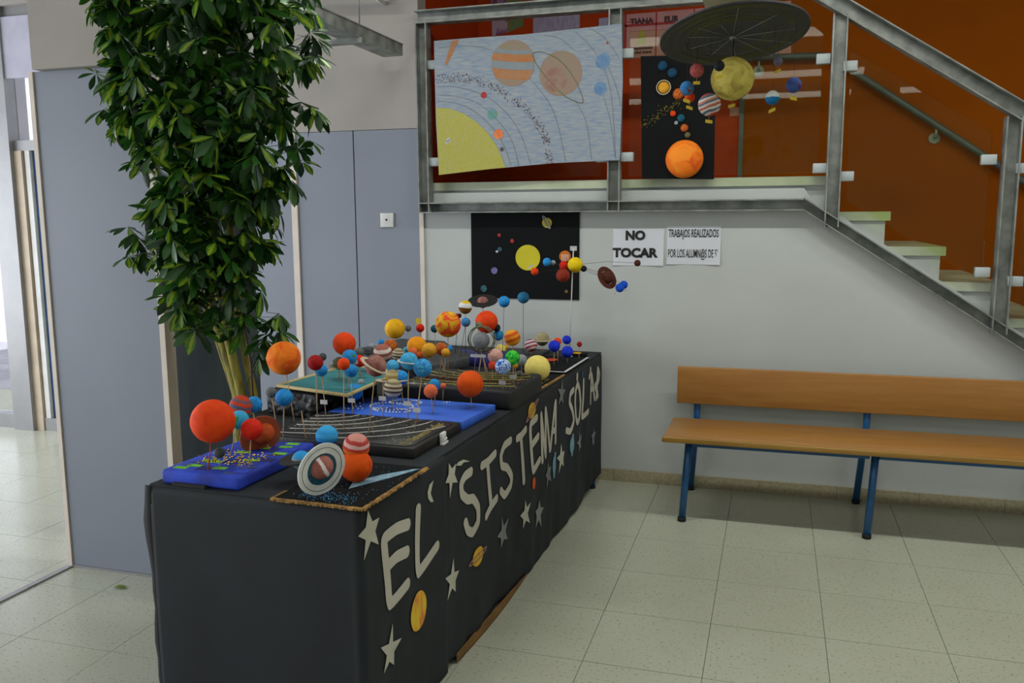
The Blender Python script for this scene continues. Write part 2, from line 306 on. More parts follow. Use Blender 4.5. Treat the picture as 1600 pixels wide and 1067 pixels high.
# ------------------------------------------------------------------ geometry helpers
class MB:
    def __init__(s): s.v = []; s.f = []; s.uv = None; s.sm = []
    def add(s, vs, fs, smooth=False):
        o = len(s.v); s.v += [tuple(v) for v in vs]; s.f += [tuple(i+o for i in f) for f in fs]; s.sm += [smooth]*len(fs); return s
    def box(s, a, b):
        x0, y0, z0 = a; x1, y1, z1 = b
        return s.add([(x0,y0,z0),(x1,y0,z0),(x1,y1,z0),(x0,y1,z0),(x0,y0,z1),(x1,y0,z1),(x1,y1,z1),(x0,y1,z1)],
            [(0,3,2,1),(4,5,6,7),(0,1,5,4),(1,2,6,5),(2,3,7,6),(3,0,4,7)])
    def prism(s, pts, off):
        """closed polygon of 3-D points extruded by vector off"""
        n = len(pts); off = Vector(off); P = [Vector(p) for p in pts]
        nr = Vector((0, 0, 0))
        for i in range(n): nr += P[i].cross(P[(i+1) % n])
        if nr.dot(off) > 0: P = P[::-1]
        v = P+[p+off for p in P]
        return s.add(v, [tuple(range(n)), tuple(range(2*n-1, n-1, -1))]+[(i, i+n, (i+1) % n+n, (i+1) % n) for i in range(n)])
    def tube(s, pts, r, n=8, closed=False):
        P = [Vector(p) for p in pts]; m = len(P); rs = r if isinstance(r, (list, tuple)) else [r]*m
        vs = []; ref = None
        for i, p in enumerate(P):
            if closed: t = P[(i+1) % m]-P[i-1]
            else: t = P[min(i+1, m-1)]-P[max(i-1, 0)]
            t.normalize()
            if ref is None: ref = t.orthogonal().normalized()
            ref = (ref-t*ref.dot(t)); 
            if ref.length < 1e-6: ref = t.orthogonal()
            ref.normalize(); b = t.cross(ref)
            vs += [p+(ref*math.cos(2*PI*k/n)+b*math.sin(2*PI*k/n))*rs[i] for k in range(n)]
        fs = []
        for i in range(m if closed else m-1):
            j = (i+1) % m
            fs += [(i*n+k, i*n+(k+1) % n, j*n+(k+1) % n, j*n+k) for k in range(n)]
        s.add(vs, fs, True)
        if not closed:
            o = len(s.v)-m*n
            s.f += [tuple(o+k for k in range(n-1, -1, -1)), tuple(o+(m-1)*n+k for k in range(n))]; s.sm += [False]*2
        return s
    def sphere(s, c, r, nu=24, nv=14, sc_=(1, 1, 1)):
        c = Vector(c); vs = [c+Vector((0, 0, r*sc_[2]))]
        for i in range(1, nv):
            a = PI*i/nv
            vs += [c+Vector((r*math.sin(a)*math.cos(2*PI*k/nu)*sc_[0], r*math.sin(a)*math.sin(2*PI*k/nu)*sc_[1], r*math.cos(a)*sc_[2])) for k in range(nu)]
        vs.append(c-Vector((0, 0, r*sc_[2]))); fs = []
        fs += [(0, 1+k, 1+(k+1) % nu) for k in range(nu)]
        for i in range(nv-2):
            o = 1+i*nu; fs += [(o+k, o+nu+k, o+nu+(k+1) % nu, o+(k+1) % nu) for k in range(nu)]
        o = 1+(nv-2)*nu; e = len(vs)-1; fs += [(e, o+(k+1) % nu, o+k) for k in range(nu)]
        return s.add(vs, fs, True)
    def ring(s, c, n, r0, r1, th=.002, seg=48, wob=0):
        c = Vector(c); n = Vector(n).normalized(); a = n.orthogonal().normalized(); b = n.cross(a)
        vs = []
        for k in range(seg):
            t = 2*PI*k/seg; d = a*math.cos(t)+b*math.sin(t); ro = r1*(1+wob*math.sin(3*t)+wob*.6*math.sin(7*t))
            vs += [c+d*r0+n*th/2, c+d*ro+n*th/2, c+d*ro-n*th/2, c+d*r0-n*th/2]
        fs = []
        for k in range(seg):
            o, p = 4*k, 4*((k+1) % seg)
            fs += [(o, o+1, p+1, p), (o+1, o+2, p+2, p+1), (o+2, o+3, p+3, p+2)]
            if r0 > 1e-4: fs.append((o+3, o, p, p+3))
        return s.add(vs, fs)
    def build(s, name, m, parent=None, loc=None, bevel=0, seg=2):
        me = bpy.data.meshes.new(name); me.from_pydata(s.v, [], s.f)
        me.polygons.foreach_set('use_smooth', s.sm); me.validate(); me.update()
        o = bpy.data.objects.new(name, me); col.objects.link(o)
        if m: me.materials.append(MATS[m] if isinstance(m, str) else m)
        if loc is not None:
            o.location = loc
            L = Vector(loc)
            for v in me.vertices: v.co -= L
        if parent is not None:
            o.parent = parent; pw = Vector(parent.get('wl', (0, 0, 0)))
            W = Vector(loc) if loc is not None else Vector((0, 0, 0))
            o.location = W-pw; o['wl'] = tuple(W)
        else: o['wl'] = tuple(o.location)
        if bevel:
            b = o.modifiers.new('bevel', 'BEVEL'); b.width = bevel; b.segments = seg; b.limit_method = 'ANGLE'
            for p in me.polygons: p.use_smooth = True
        return o
def thing(name, label, cat, loc, group=None):
    o = bpy.data.objects.new(name, None); col.objects.link(o); o.empty_display_size = .05
    o.location = loc; o['label'] = label; o['category'] = cat; o['wl'] = tuple(loc)
    if group: o['group'] = group
    return o
def tag(o, label, cat, group=None):
    o['label'] = label; o['category'] = cat
    if group: o['group'] = group
    return o
def struct(o, kind='structure'): o['kind'] = kind; return o
def text_mesh(name, body, m, parent, size, M, bold=0., xs=1., align='CENTER', label=None):
    """flat lettering; M maps local x,y to the world"""
    cu = bpy.data.curves.new('t', 'FONT'); cu.body = body; cu.size = size; cu.offset = bold; cu.align_x = align; cu.align_y = 'CENTER'; cu.resolution_u = 3; cu.extrude = .0003
    t = bpy.data.objects.new('t', cu); col.objects.link(t)
    dg = bpy.context.evaluated_depsgraph_get(); me = bpy.data.meshes.new_from_object(t.evaluated_get(dg))
    bpy.data.objects.remove(t); me.name = name
    me.transform(M @ Matrix.Diagonal((xs, 1, 1, 1))); me.materials.clear(); me.materials.append(MATS[m] if isinstance(m, str) else m)
    o = bpy.data.objects.new(name, me); col.objects.link(o)
    if parent is not None:
        o.parent = parent; o.location = -Vector(parent.get('wl', (0, 0, 0)))
    if label: o['label'] = label
    o['wl'] = (0, 0, 0)
    return o
def text_fit(name, body, m, parent, cx, y, cz, w, h, bold):
    o = text_mesh(name, body, m, None, .1, Matrix.Identity(4), bold)
    vs = [v.co for v in o.data.vertices]; x0, x1 = min(v.x for v in vs), max(v.x for v in vs); y0, y1 = min(v.y for v in vs), max(v.y for v in vs)
    o.data.transform(wallM(cx, y, cz) @ Matrix.Diagonal((w/(x1-x0), h/(y1-y0), 1, 1)) @ Matrix.Translation((-(x0+x1)/2, -(y0+y1)/2, 0)))
    o.parent = parent; o.location = -Vector(parent['wl']); return o
def wallM(x, y, z):      # text facing -y at (x,z)
    return Matrix.Translation((x, y, z)) @ Matrix.Rotation(PI/2, 4, 'X')

# ------------------------------------------------------------------ data measured from the room (metres)
PLANETS = [('A', [-1.5087, 2.05, 0.9322], 0.0617, [-1.5169, 2.0268, 0.794], 'redorange', 'large plain red-orange ball, the sun of the blue foam base', None, 'redstick'), ('A', [-1.5737, 2.2797, 0.922], 0.0348, [-1.5672, 2.2625, 0.794], 'jup_red', 'red ball with grey-blue wavy stripes', None, ''), ('A', [-1.5601, 2.3307, 0.9181], 0.0259, [-1.5551, 2.3136, 0.794], 'blue', 'plain blue ball behind the striped red one', None, ''), ('A', [-1.5172, 2.188, 0.9038], 0.0287, [-1.5407, 2.1644, 0.794], 'earth_lt', 'light blue ball with green patches', None, ''), ('A', [-1.419, 2.1036, 0.9019], 0.0312, [-1.4237, 2.086, 0.794], 'red', 'bright red ball in front of the ringed orange ball', None, ''), ('A', [-1.4887, 2.2684, 0.8448], 0.0335, [-1.4698, 2.2665, 0.794], 'rust', 'rust orange ball with a wide rust disc ring', [[-1.4979, 2.2648, 0.8398], [0.7751, -0.5833, -0.243], 0.0641, 0.0, 'rustring'], ''), ('A', [-1.512, 2.0769, 0.8323], 0.0157, [-1.5097, 2.0718, 0.794], 'dkgrey', 'small dark grey ball low over the board', None, ''), ('A', [-1.5446, 2.407, 0.9431], 0.0176, [-1.5156, 2.3934, 0.794], 'grey', 'small grey ball on a tall leaning stick', None, ''), ('A', [-1.4937, 2.4006, 0.9303], 0.0278, [-1.4919, 2.3807, 0.794], 'blue', 'blue ball on a tall straight stick', None, ''), ('A', [-1.4461, 2.4177, 0.9037], 0.0161, [-1.4242, 2.4079, 0.794], 'dkgrey', 'small dark grey ball at the far end', None, ''), ('C', [-1.6555, 2.6691, 1.0095], 0.0599, [-1.6115, 2.6495, 0.79], 'orangesun', 'large orange ball with darker brushed streaks', None, ''), ('B', [-1.243, 2.2177, 0.865], 0.0326, [-1.2222, 2.208, 0.758], 'blue2', 'blue ball with a dark blue lower cap', None, ''), ('B', [-1.2712, 2.1186, 0.8176], 0.0274, [-1.2603, 2.113, 0.758], 'uranus', 'ball of blue and grey bands with a black disc ring', [[-1.2801, 2.1168, 0.8231], [-0.095, -0.1391, 0.9857], 0.0529, 0.0, 'blackring'], ''), ('B', [-1.1427, 2.0, 0.8426], 0.0334, [-1.1462, 1.9862, 0.758], 'pinksat', 'dusty pink ball with a white swirl and a wide white ring', [[-1.1395, 2.0, 0.8358], [0.8786, -0.4469, -0.1687], 0.0736, 0.62, 'whitering'], 'disc'), ('B', [-1.1171, 2.1537, 0.804], 0.046, [-1.1183, 2.1531, 0.758], 'orange2', 'large orange ball resting on the board', None, 'nostick'), ('B', [-1.1217, 2.1668, 0.8561], 0.0383, [-1.1182, 2.1532, 0.758], 'jup_wh', 'red and orange ball with white swirls, stuck on top of the large orange ball', None, 'nostick'), ('C', [-1.5036, 2.6229, 1.0071], 0.0271, [-1.4877, 2.5951, 0.79], 'dkred', 'dark red ball', None, ''), ('C', [-1.5596, 2.7604, 0.9545], 0.0227, [-1.5368, 2.7426, 0.79], 'blue', 'small blue ball behind the dark red one', None, 'tag'), ('C', [-1.392, 2.6164, 1.0086], 0.0213, [-1.383, 2.5863, 0.79], 'redorange', 'small red-orange ball', None, ''), ('C', [-1.4745, 2.8257, 0.9458], 0.0247, [-1.463, 2.8058, 0.79], 'blue', 'blue ball beside the small red-orange one', None, 'tag'), ('C', [-1.2599, 2.5902, 1.012], 0.0362, [-1.2743, 2.5526, 0.79], 'pinkbrown', 'large pinkish brown ball with a tilted cream ring', [[-1.2651, 2.5889, 1.0135], [0.5228, 0.1023, 0.8463], 0.0501, 0.74, 'creamring'], ''), ('C', [-1.3293, 2.7925, 1.0208], 0.0343, [-1.3187, 2.7611, 0.79], 'jup_pk', 'dusty red ball with white bands and glitter', None, 'tag'), ('C', [-1.2149, 2.761, 1.003], 0.0314, [-1.2111, 2.7302, 0.79], 'bluelt', 'light blue ball with a thin white ring', [[-1.2166, 2.7602, 1.0008], [0.1198, 0.0368, 0.9921], 0.0381, 0.86, 'whitering'], 'tag'), ('C', [-1.1321, 2.6872, 0.9949], 0.0315, [-1.1497, 2.6511, 0.79], 'bluemarb', 'marbled blue ball on a leaning stick', None, 'tag'), ('F', [-1.6545, 2.9419, 0.9708], 0.0153, [-1.6532, 2.9272, 0.87], 'dkgrey', 'small slate grey ball', None, ''), ('F', [-1.513, 2.8907, 0.9839], 0.0288, [-1.5112, 2.8742, 0.87], 'earth', 'blue ball with green continents', None, ''), ('F', [-1.6063, 3.0301, 1.0121], 0.0452, [-1.6204, 3.0045, 0.87], 'redorange', 'large red-orange ball, the highest over the teal board', None, ''), ('F', [-1.6488, 3.0621, 0.9268], 0.0255, [-1.6492, 3.0534, 0.87], 'olive', 'olive ball with a flat olive ring', [[-1.6484, 3.0605, 0.9155], [0.0546, -0.0319, 0.998], 0.0408, 0.75, 'olivering'], ''), ('F', [-1.5824, 3.1095, 0.9311], 0.0244, [-1.5778, 3.1017, 0.87], 'red', 'red ball with a white paper tag', None, 'tagfront'), ('F', [-1.6189, 3.1777, 0.9542], 0.021, [-1.6133, 3.1668, 0.87], 'grey', 'rough grey ball', None, ''), ('F', [-1.6167, 3.2553, 0.9496], 0.0187, [-1.6087, 3.2458, 0.87], 'dkgrey', 'dark ball with a black disc ring', [[-1.6142, 3.2562, 0.9509], [0.0602, -0.1695, 0.9837], 0.0455, 0.0, 'blackring'], ''), ('F', [-1.6153, 3.2895, 0.9623], 0.0135, [-1.6068, 3.2783, 0.87], 'ltgrey', 'small whitish ball', None, ''), ('D', [-1.5183, 2.9347, 0.8431], 0.0313, [-1.5146, 2.9272, 0.785], 'blue', 'blue ball at the far left corner', None, ''), ('D', [-1.5264, 3.0073, 0.8665], 0.013, [-1.5151, 2.9985, 0.785], 'ltgrey', 'small grey-white ball above the blue one', None, ''), ('D', [-1.3592, 2.9357, 0.8644], 0.0361, [-1.3563, 2.9246, 0.785], 'jup_cream', 'cream ball with fine brown stripes', None, ''), ('D', [-1.4199, 3.0636, 0.8819], 0.0301, [-1.4188, 3.0494, 0.785], 'satyel', 'yellow-brown banded ball with a flat thin ring', [[-1.4194, 3.0618, 0.8694], [-0.0141, 0.0907, 0.9958], 0.0652, 0.7, 'creamring'], ''), ('D', [-1.3907, 3.083, 0.8772], 0.029, [-1.3824, 3.0717, 0.785], 'blue', 'bright blue ball behind the banded ones', None, ''), ('D', [-1.0864, 3.0352, 0.8768], 0.0508, [-1.0775, 3.0242, 0.785], 'orange2', 'large plain orange ball', None, ''), ('D', [-1.1954, 2.9089, 0.8678], 0.0259, [-1.1845, 2.8997, 0.785], 'orangepk', 'orange-pink ball with dark dots', None, ''), ('D', [-1.2334, 3.0398, 0.8652], 0.0233, [-1.2276, 3.0295, 0.785], 'earth', 'blue and green ball behind the orange-pink one', None, ''), ('D', [-1.2381, 3.1444, 0.8401], 0.0119, [-1.2383, 3.1361, 0.785], 'orangepk', 'very small orange ball', None, ''), ('E', [-1.4572, 3.1504, 0.909], 0.0258, [-1.4607, 3.1374, 0.83], 'bluelt', 'light blue ball at the left end', None, ''), ('E', [-1.385, 3.2591, 0.9395], 0.015, [-1.3805, 3.244, 0.83], 'rust', 'small orange-brown ball', None, ''), ('E', [-1.3749, 3.3369, 0.9498], 0.0309, [-1.3668, 3.3214, 0.83], 'gold', 'golden yellow ball', None, ''), ('E', [-1.3583, 3.4325, 0.9416], 0.0275, [-1.3509, 3.418, 0.83], 'brownorange', 'orange-brown ball over crossed sticks', None, 'twostick'), ('E', [-1.3173, 3.3808, 0.9344], 0.0189, [-1.3202, 3.3643, 0.83], 'gold', 'small golden ball behind the orange-brown one', None, ''), ('E', [-1.3729, 3.5557, 1.0324], 0.0571, [-1.3656, 3.5276, 0.83], 'redyel', 'large ball marbled in red and yellow', None, ''), ('E', [-1.1382, 3.3201, 1.001], 0.0353, [-1.1165, 3.301, 0.83], 'greyrough', 'grey ball inside thin wire orbit hoops', None, 'hoops'), ('E', [-1.2354, 3.5764, 1.0304], 0.0155, [-1.2481, 3.5425, 0.83], 'greygreen', 'small grey-green ball at the top of the hoops', None, ''), ('E', [-1.0065, 3.1972, 0.9195], 0.0314, [-1.004, 3.1845, 0.83], 'bluewhite', 'ball marbled in blue and white', None, 'tag'), ('E', [-0.9968, 3.2932, 0.9396], 0.0301, [-0.9854, 3.2802, 0.83], 'greenball', 'ball marbled in bright greens', None, 'tag'), ('E', [-1.0942, 3.3316, 0.8984], 0.0176, [-1.0905, 3.3225, 0.83], 'coral', 'small coral red ball', None, ''), ('E', [-1.1055, 3.4059, 0.9244], 0.0321, [-1.0996, 3.3935, 0.83], 'palepink', 'pale pink ball with fine stripes', None, ''), ('E', [-1.0483, 3.4621, 0.9964], 0.0345, [-1.0355, 3.441, 0.83], 'orangeband', 'ball with orange and yellow bands', None, ''), ('E', [-1.0077, 3.4596, 0.9047], 0.0235, [-1.0043, 3.4494, 0.83], 'ltgrey', 'pale grey ball behind the green one', None, ''), ('E', [-1.024, 3.4221, 0.8856], 0.012, [-1.0194, 3.4152, 0.83], 'gold', 'tiny golden ball under the green one', None, ''), ('E', [-1.0186, 3.47, 0.8449], 0.0149, [-1.0204, 3.4758, 0.83], 'greyrough', 'grey pebble-like ball lying on the foam', None, 'nostick'), ('G', [-1.6178, 3.7751, 0.8934], 0.0472, [-1.6137, 3.7668, 0.83], 'yelorange', 'large yellow-orange ball on the grey slab', None, ''), ('G', [-1.6817, 3.7938, 0.8714], 0.0145, [-1.6764, 3.7892, 0.83], 'bluelt', 'tiny light blue ball', None, ''), ('G', [-1.6054, 3.7002, 0.8792], 0.0201, [-1.6022, 3.6938, 0.83], 'orangepk', 'small salmon orange ball', None, ''), ('G', [-1.6666, 4.1235, 0.9325], 0.0204, [-1.6566, 4.1112, 0.83], 'tealdk', 'small dark teal ball', None, ''), ('G', [-1.5071, 3.9195, 0.8662], 0.0156, [-1.5043, 3.9149, 0.83], 'blue', 'tiny blue ball low over the slab', None, ''), ('G', [-1.4986, 4.0278, 1.016], 0.015, [-1.5083, 3.997, 0.83], 'brownwhite', 'small brown ball with a white cap on a black wire', None, 'blackstick'), ('G', [-1.4222, 3.9222, 0.9976], 0.0229, [-1.4422, 3.891, 0.83], 'earthbrown', 'blue ball with brown continents on a black wire', None, 'blackstick'), ('G', [-1.4602, 4.0226, 1.0591], 0.0336, [-1.4504, 3.9912, 0.83], 'capball', 'brown ball with a white band and yellow top on a black wire', None, 'blackstick'), ('G', [-1.83, 3.9938, 0.9435], 0.0509, [-1.8321, 3.9761, 0.83], 'yellow', 'large yellow ball', None, ''), ('G', [-1.7908, 4.0693, 0.9373], 0.0164, [-1.7869, 4.0544, 0.83], 'grey', 'small grey ball', None, ''), ('G', [-1.7386, 4.1053, 0.9359], 0.0218, [-1.7335, 4.091, 0.83], 'red', 'small red ball with a yellow paper tag on top', None, 'tagtop'), ('G', [-1.7102, 3.6761, 0.9042], 0.033, [-1.7069, 3.666, 0.83], 'brownorange', 'orange-brown ball with a pale band', None, ''), ('G', [-1.8255, 3.8196, 0.898], 0.0162, [-1.8183, 3.8116, 0.83], 'blue', 'small bright blue ball', None, ''), ('G', [-1.6149, 3.5547, 0.8884], 0.0289, [-1.6112, 3.5471, 0.83], 'jup_cream', 'cream white ball with brown stripes', None, ''), ('K', [-1.3968, 4.1619, 0.9712], 0.0578, [-1.3912, 4.1379, 0.8], 'redorange', 'large bright red ball of the back row', None, ''), ('K', [-1.3458, 4.1711, 0.9421], 0.0196, [-1.3406, 4.1513, 0.8], 'black', 'small black ball in front of the large red one', None, 'blackstick'), ('K', [-1.3492, 4.2064, 0.8985], 0.028, [-1.3406, 4.1942, 0.8], 'earth', 'blue ball with green spots', None, ''), ('K', [-1.4663, 4.3099, 1.0561], 0.0304, [-1.4516, 4.2759, 0.8], 'pinkbrown', 'pinkish ball with a broad black disc ring, on a black wire', [[-1.4666, 4.3109, 1.0638], [0.0502, -0.316, 0.9474], 0.0793, 0.0, 'blackring'], 'blackstick'), ('K', [-1.3384, 4.2783, 1.0654], 0.0299, [-1.3374, 4.2388, 0.8], 'blue', 'bright blue ball on a tall black wire', None, 'blackstick'), ('M', [-1.3109, 4.543, 1.0632], 0.0322, [-1.3008, 4.5013, 0.765], 'tealblue', 'teal blue ball on the tallest black wire', None, 'blackstick'), ('M', [-1.3857, 4.3586, 0.8006], 0.029, [-1.3779, 4.3556, 0.765], 'paleyel', 'pale yellow ball resting low', None, ''), ('M', [-1.3596, 4.3785, 0.8125], 0.0123, [-1.3546, 4.3729, 0.765], 'yellow', 'tiny yellow ball', None, ''), ('M', [-1.2326, 4.4135, 0.8209], 0.0342, [-1.2322, 4.4053, 0.765], 'jup_wr', 'ball striped in white and red', None, ''), ('M', [-1.2036, 4.5378, 0.8399], 0.0385, [-1.1962, 4.5289, 0.765], 'beige', 'beige ball with a thin flat ring', [[-1.2034, 4.5371, 0.8343], [-0.0063, 0.0263, 0.9996], 0.077, 0.7, 'creamring'], ''), ('H', [-1.0414, 4.1632, 0.86], 0.0294, [-1.0395, 4.1495, 0.765], 'royal', 'bright royal blue ball on a leaning stick', None, ''), ('H', [-1.0479, 4.2565, 0.8698], 0.0203, [-1.041, 4.2429, 0.765], 'redorange', 'small orange ball behind the royal blue one', None, ''), ('H', [-1.0297, 4.3856, 0.8613], 0.0235, [-1.0246, 4.3727, 0.765], 'royal', 'royal blue ball, the upper of two', None, ''), ('H', [-0.9976, 4.2623, 0.818], 0.03, [-0.9956, 4.255, 0.765], 'royal', 'royal blue ball, the lower of two', None, ''), ('H', [-0.9602, 4.3799, 0.8416], 0.014, [-0.96, 4.3685, 0.765], 'dkred', 'tiny dark red ball', None, ''), ('I', [-1.018, 3.7538, 0.8178], 0.0597, [-1.0056, 3.7342, 0.758], 'paleyel', 'large pale yellow ball resting on the sheet', None, 'nostick')]
LETTERS = [('E', 0.036, [[[0.2681, 0.6152], [0.1922, 0.6293], [0.1222, 0.6282], [0.1151, 0.6117], [0.1292, 0.5096], [0.1447, 0.4262], [0.2493, 0.441]], [[0.1298, 0.5427], [0.1877, 0.5476], [0.2544, 0.5378]]]), ('L', 0.036, [[[0.3416, 0.637], [0.3306, 0.5317], [0.3378, 0.4403], [0.4721, 0.4723]]]), ('S', 0.034, [[[0.7709, 0.6301], [0.7205, 0.6293], [0.6863, 0.6102], [0.6927, 0.573], [0.7385, 0.5408], [0.7878, 0.5277], [0.8322, 0.4818], [0.8306, 0.4293], [0.7799, 0.4089], [0.7347, 0.4313], [0.7161, 0.4661]]]), ('I', 0.032, [[[1.0171, 0.6294], [0.9406, 0.6205], [0.8748, 0.6226]], [[0.9331, 0.6199], [0.9473, 0.5372], [0.9665, 0.4599]], [[1.0255, 0.4539], [0.9737, 0.441], [0.9172, 0.4202]]]), ('S', 0.032, [[[1.1892, 0.6365], [1.1216, 0.6335], [1.0833, 0.604], [1.0922, 0.562], [1.1532, 0.5364], [1.2039, 0.487], [1.1946, 0.4516], [1.126, 0.4348], [1.0771, 0.4672]]]), ('T', 0.032, [[[1.383, 0.635], [1.3227, 0.6241], [1.2681, 0.6245]], [[1.3172, 0.6225], [1.3308, 0.5258], [1.3427, 0.4264]]]), ('E', 0.034, [[[1.5287, 0.6512], [1.454, 0.6414], [1.4478, 0.6027], [1.4591, 0.5252], [1.4825, 0.4321], [1.5759, 0.4528]], [[1.4592, 0.5452], [1.5077, 0.5555], [1.5511, 0.565]]]), ('M', 0.028, [[[1.6122, 0.4383], [1.5935, 0.6521], [1.6581, 0.4502], [1.6626, 0.6603], [1.7369, 0.456]]]), ('A', 0.028, [[[1.7461, 0.4569], [1.7875, 0.5678], [1.8248, 0.6594], [1.8283, 0.4698]], [[1.7713, 0.5299], [1.8279, 0.53]]]), ('S', 0.032, [[[2.1412, 0.6551], [2.0818, 0.6451], [2.0664, 0.6075], [2.1156, 0.5577], [2.1384, 0.5018], [2.0766, 0.4617], [2.0103, 0.4811]]]), ('O', 0.03, [[[2.2189, 0.6718], [2.1857, 0.6451], [2.1729, 0.5819], [2.1884, 0.5052], [2.2173, 0.4727], [2.2571, 0.4898], [2.2788, 0.56], [2.254, 0.6357], [2.2189, 0.6718]], [[2.2096, 0.7152], [2.2099, 0.7006]]]), ('L', 0.032, [[[2.3353, 0.6654], [2.3317, 0.5718], [2.319, 0.4798], [2.4377, 0.4837]]]), ('A', 0.03, [[[2.4967, 0.5189], [2.5038, 0.5996], [2.5146, 0.6664], [2.5488, 0.6069], [2.5911, 0.5194]], [[2.5011, 0.583], [2.556, 0.5858]], [[2.4639, 0.6613], [2.4918, 0.6796], [2.4912, 0.6991]]]), ('R', 0.03, [[[2.6315, 0.5128], [2.6389, 0.5902], [2.646, 0.6754], [2.6848, 0.6382], [2.6622, 0.602], [2.5954, 0.5903], [2.6437, 0.5491], [2.6584, 0.5204]]])]
STARS = [(0.0375, 0.6727, 0.0659, 100, 'cream'), (0.5904, 0.3115, 0.0657, 82, 'cream'), (0.1383, 0.2893, 0.0673, 75, 'cream'), (1.0978, 0.2939, 0.0664, 100, 'silver'), (1.3659, 0.2786, 0.0687, 95, 'cream'), (1.5612, 0.2137, 0.0696, 95, 'silver'), (1.7089, 0.3498, 0.0626, 95, 'silver'), (1.9211, 0.3669, 0.0688, 92, 'cream'), (1.9193, 0.6795, 0.0642, 88, 'silver'), (2.2598, 0.3612, 0.0607, 80, 'silver'), (2.5656, 0.3126, 0.0648, 80, 'silver'), (0.601, 0.6612, 0.0618, 60, 'cream')]
PAPERS = [(0.3251, 0.3237, 0.0612, 0.0599, 'yelstreak'), (0.8228, 0.3041, 0.0505, 0.033, 'satpaper'), (1.4645, 0.6976, 0.0491, 0.0328, 'satpaper'), (1.4863, 0.3746, 0.0254, 0.0254, 'orangepaper'), (1.805, 0.3648, 0.0277, 0.0457, 'bluepaper'), (2.1042, 0.3857, 0.0368, 0.0423, 'bluepaper'), (2.3079, 0.7031, 0.0198, 0.02, 'tealpaper')]
MOON = [[0.4487, 0.6955], [0.4189, 0.6891], [0.4058, 0.67], [0.4094, 0.6491], [0.427, 0.6315], [0.4471, 0.6271], [0.432, 0.6386], [0.4251, 0.6574], [0.4308, 0.6789]]
TAIL = [[0.644, 0.687], [0.6629, 0.6941], [0.7072, 0.6904], [0.7628, 0.6692], [0.7133, 0.6817], [0.6874, 0.6749]]
STICKMOBILE = {'base': [-1.0308, 4.4585, 0.765], 'top': [-1.0124, 4.4585, 1.336, 0.0034], 'balls': [[-1.0017, 4.4585, 1.2498, 0.0403, 'yellowbright'], [-1.1553, 4.4585, 1.2631, 0.0224, 'blue'], [-1.1265, 4.4785, 1.259, 0.0136, 'ltgrey'], [-1.2177, 4.4385, 1.2141, 0.0204, 'redorange'], [-1.0723, 4.4885, 1.2444, 0.0238, 'red'], [-1.0565, 4.4085, 1.1973, 0.0357, 'dkred2'], [-1.0719, 4.5185, 1.2908, 0.0307, 'orangestripe'], [-0.9571, 4.4585, 1.2302, 0.0168, 'black'], [-0.8333, 4.4585, 1.1851, 0.035, 'brown'], [-0.7653, 4.4585, 1.133, 0.0232, 'royal2'], [-0.7504, 4.4885, 1.1469, 0.0217, 'royal2'], [-0.6849, 4.5185, 1.2592, 0.0173, 'brown']]}
HANG = [[-0.1641, 3.2, 1.9715, 0.0734, 'paleyel2'], [-0.2904, 3.25, 2.0137, 0.0251, 'pinkred'], [-0.3174, 3.18, 1.9436, 0.0247, 'earthbrown'], [-0.2365, 3.15, 1.881, 0.0387, 'jup_wrb'], [-0.2005, 3.06, 1.9943, 0.0175, 'black'], [-0.3139, 3.25, 1.9217, 0.0184, 'redorange'], [-0.0282, 3.2, 1.9014, 0.0242, 'bluewhcap'], [0.0403, 3.2, 1.9402, 0.0262, 'purpleblue'], [-0.0149, 3.3, 2.0375, 0.0158, 'lilac']]
BLACKPOSTER = [[-0.5987, 2.2787, 0.0251, 'deepteal'], [-0.5478, 2.2405, 0.0251, 'deepteal'], [-0.5909, 2.1679, 0.0303, 'gold'], [-0.5148, 2.1319, 0.0285, 'brownorange'], [-0.5403, 2.0334, 0.0151, 'redorange'], [-0.4982, 2.0086, 0.0201, 'tealdk'], [-0.5226, 1.9852, 0.0101, 'ltgrey'], [-0.4799, 1.9575, 0.0202, 'brownorange'], [-0.4625, 1.9208, 0.0151, 'olive'], [-0.4763, 1.7973, 0.0989, 'orangesun']]
BELT2 = [[-0.6998, 1.9783], [-0.6462, 2.0161], [-0.5797, 2.053], [-0.5205, 2.0898], [-0.4547, 2.0968]]
WALLPOSTER = [[-1.3495, 1.2705, 0.0728, 'sunpaper'], [-1.5201, 1.3981, 0.0099, 'p_red'], [-1.4426, 1.3654, 0.0113, 'p_red'], [-1.5172, 1.3172, 0.0127, 'p_teal'], [-1.5339, 1.3041, 0.0071, 'p_white'], [-1.5509, 1.1942, 0.0191, 'p_lilac'], [-1.6164, 1.0895, 0.0191, 'p_teal'], [-1.1237, 1.0815, 0.0092, 'p_gold'], [-1.2366, 1.4667, 0.0283, 'p_yel']]
SHEET = [[-1.867, 2.476], [-1.6475, 2.4787], [-1.3438, 2.4778], [-1.0731, 2.4877], [-0.8115, 2.4983], [-0.8024, 2.2037], [-0.8137, 1.798], [-1.1841, 1.7905], [-1.5361, 1.7672], [-1.8505, 1.7396], [-1.8635, 2.0322], [-1.8661, 2.2777]]
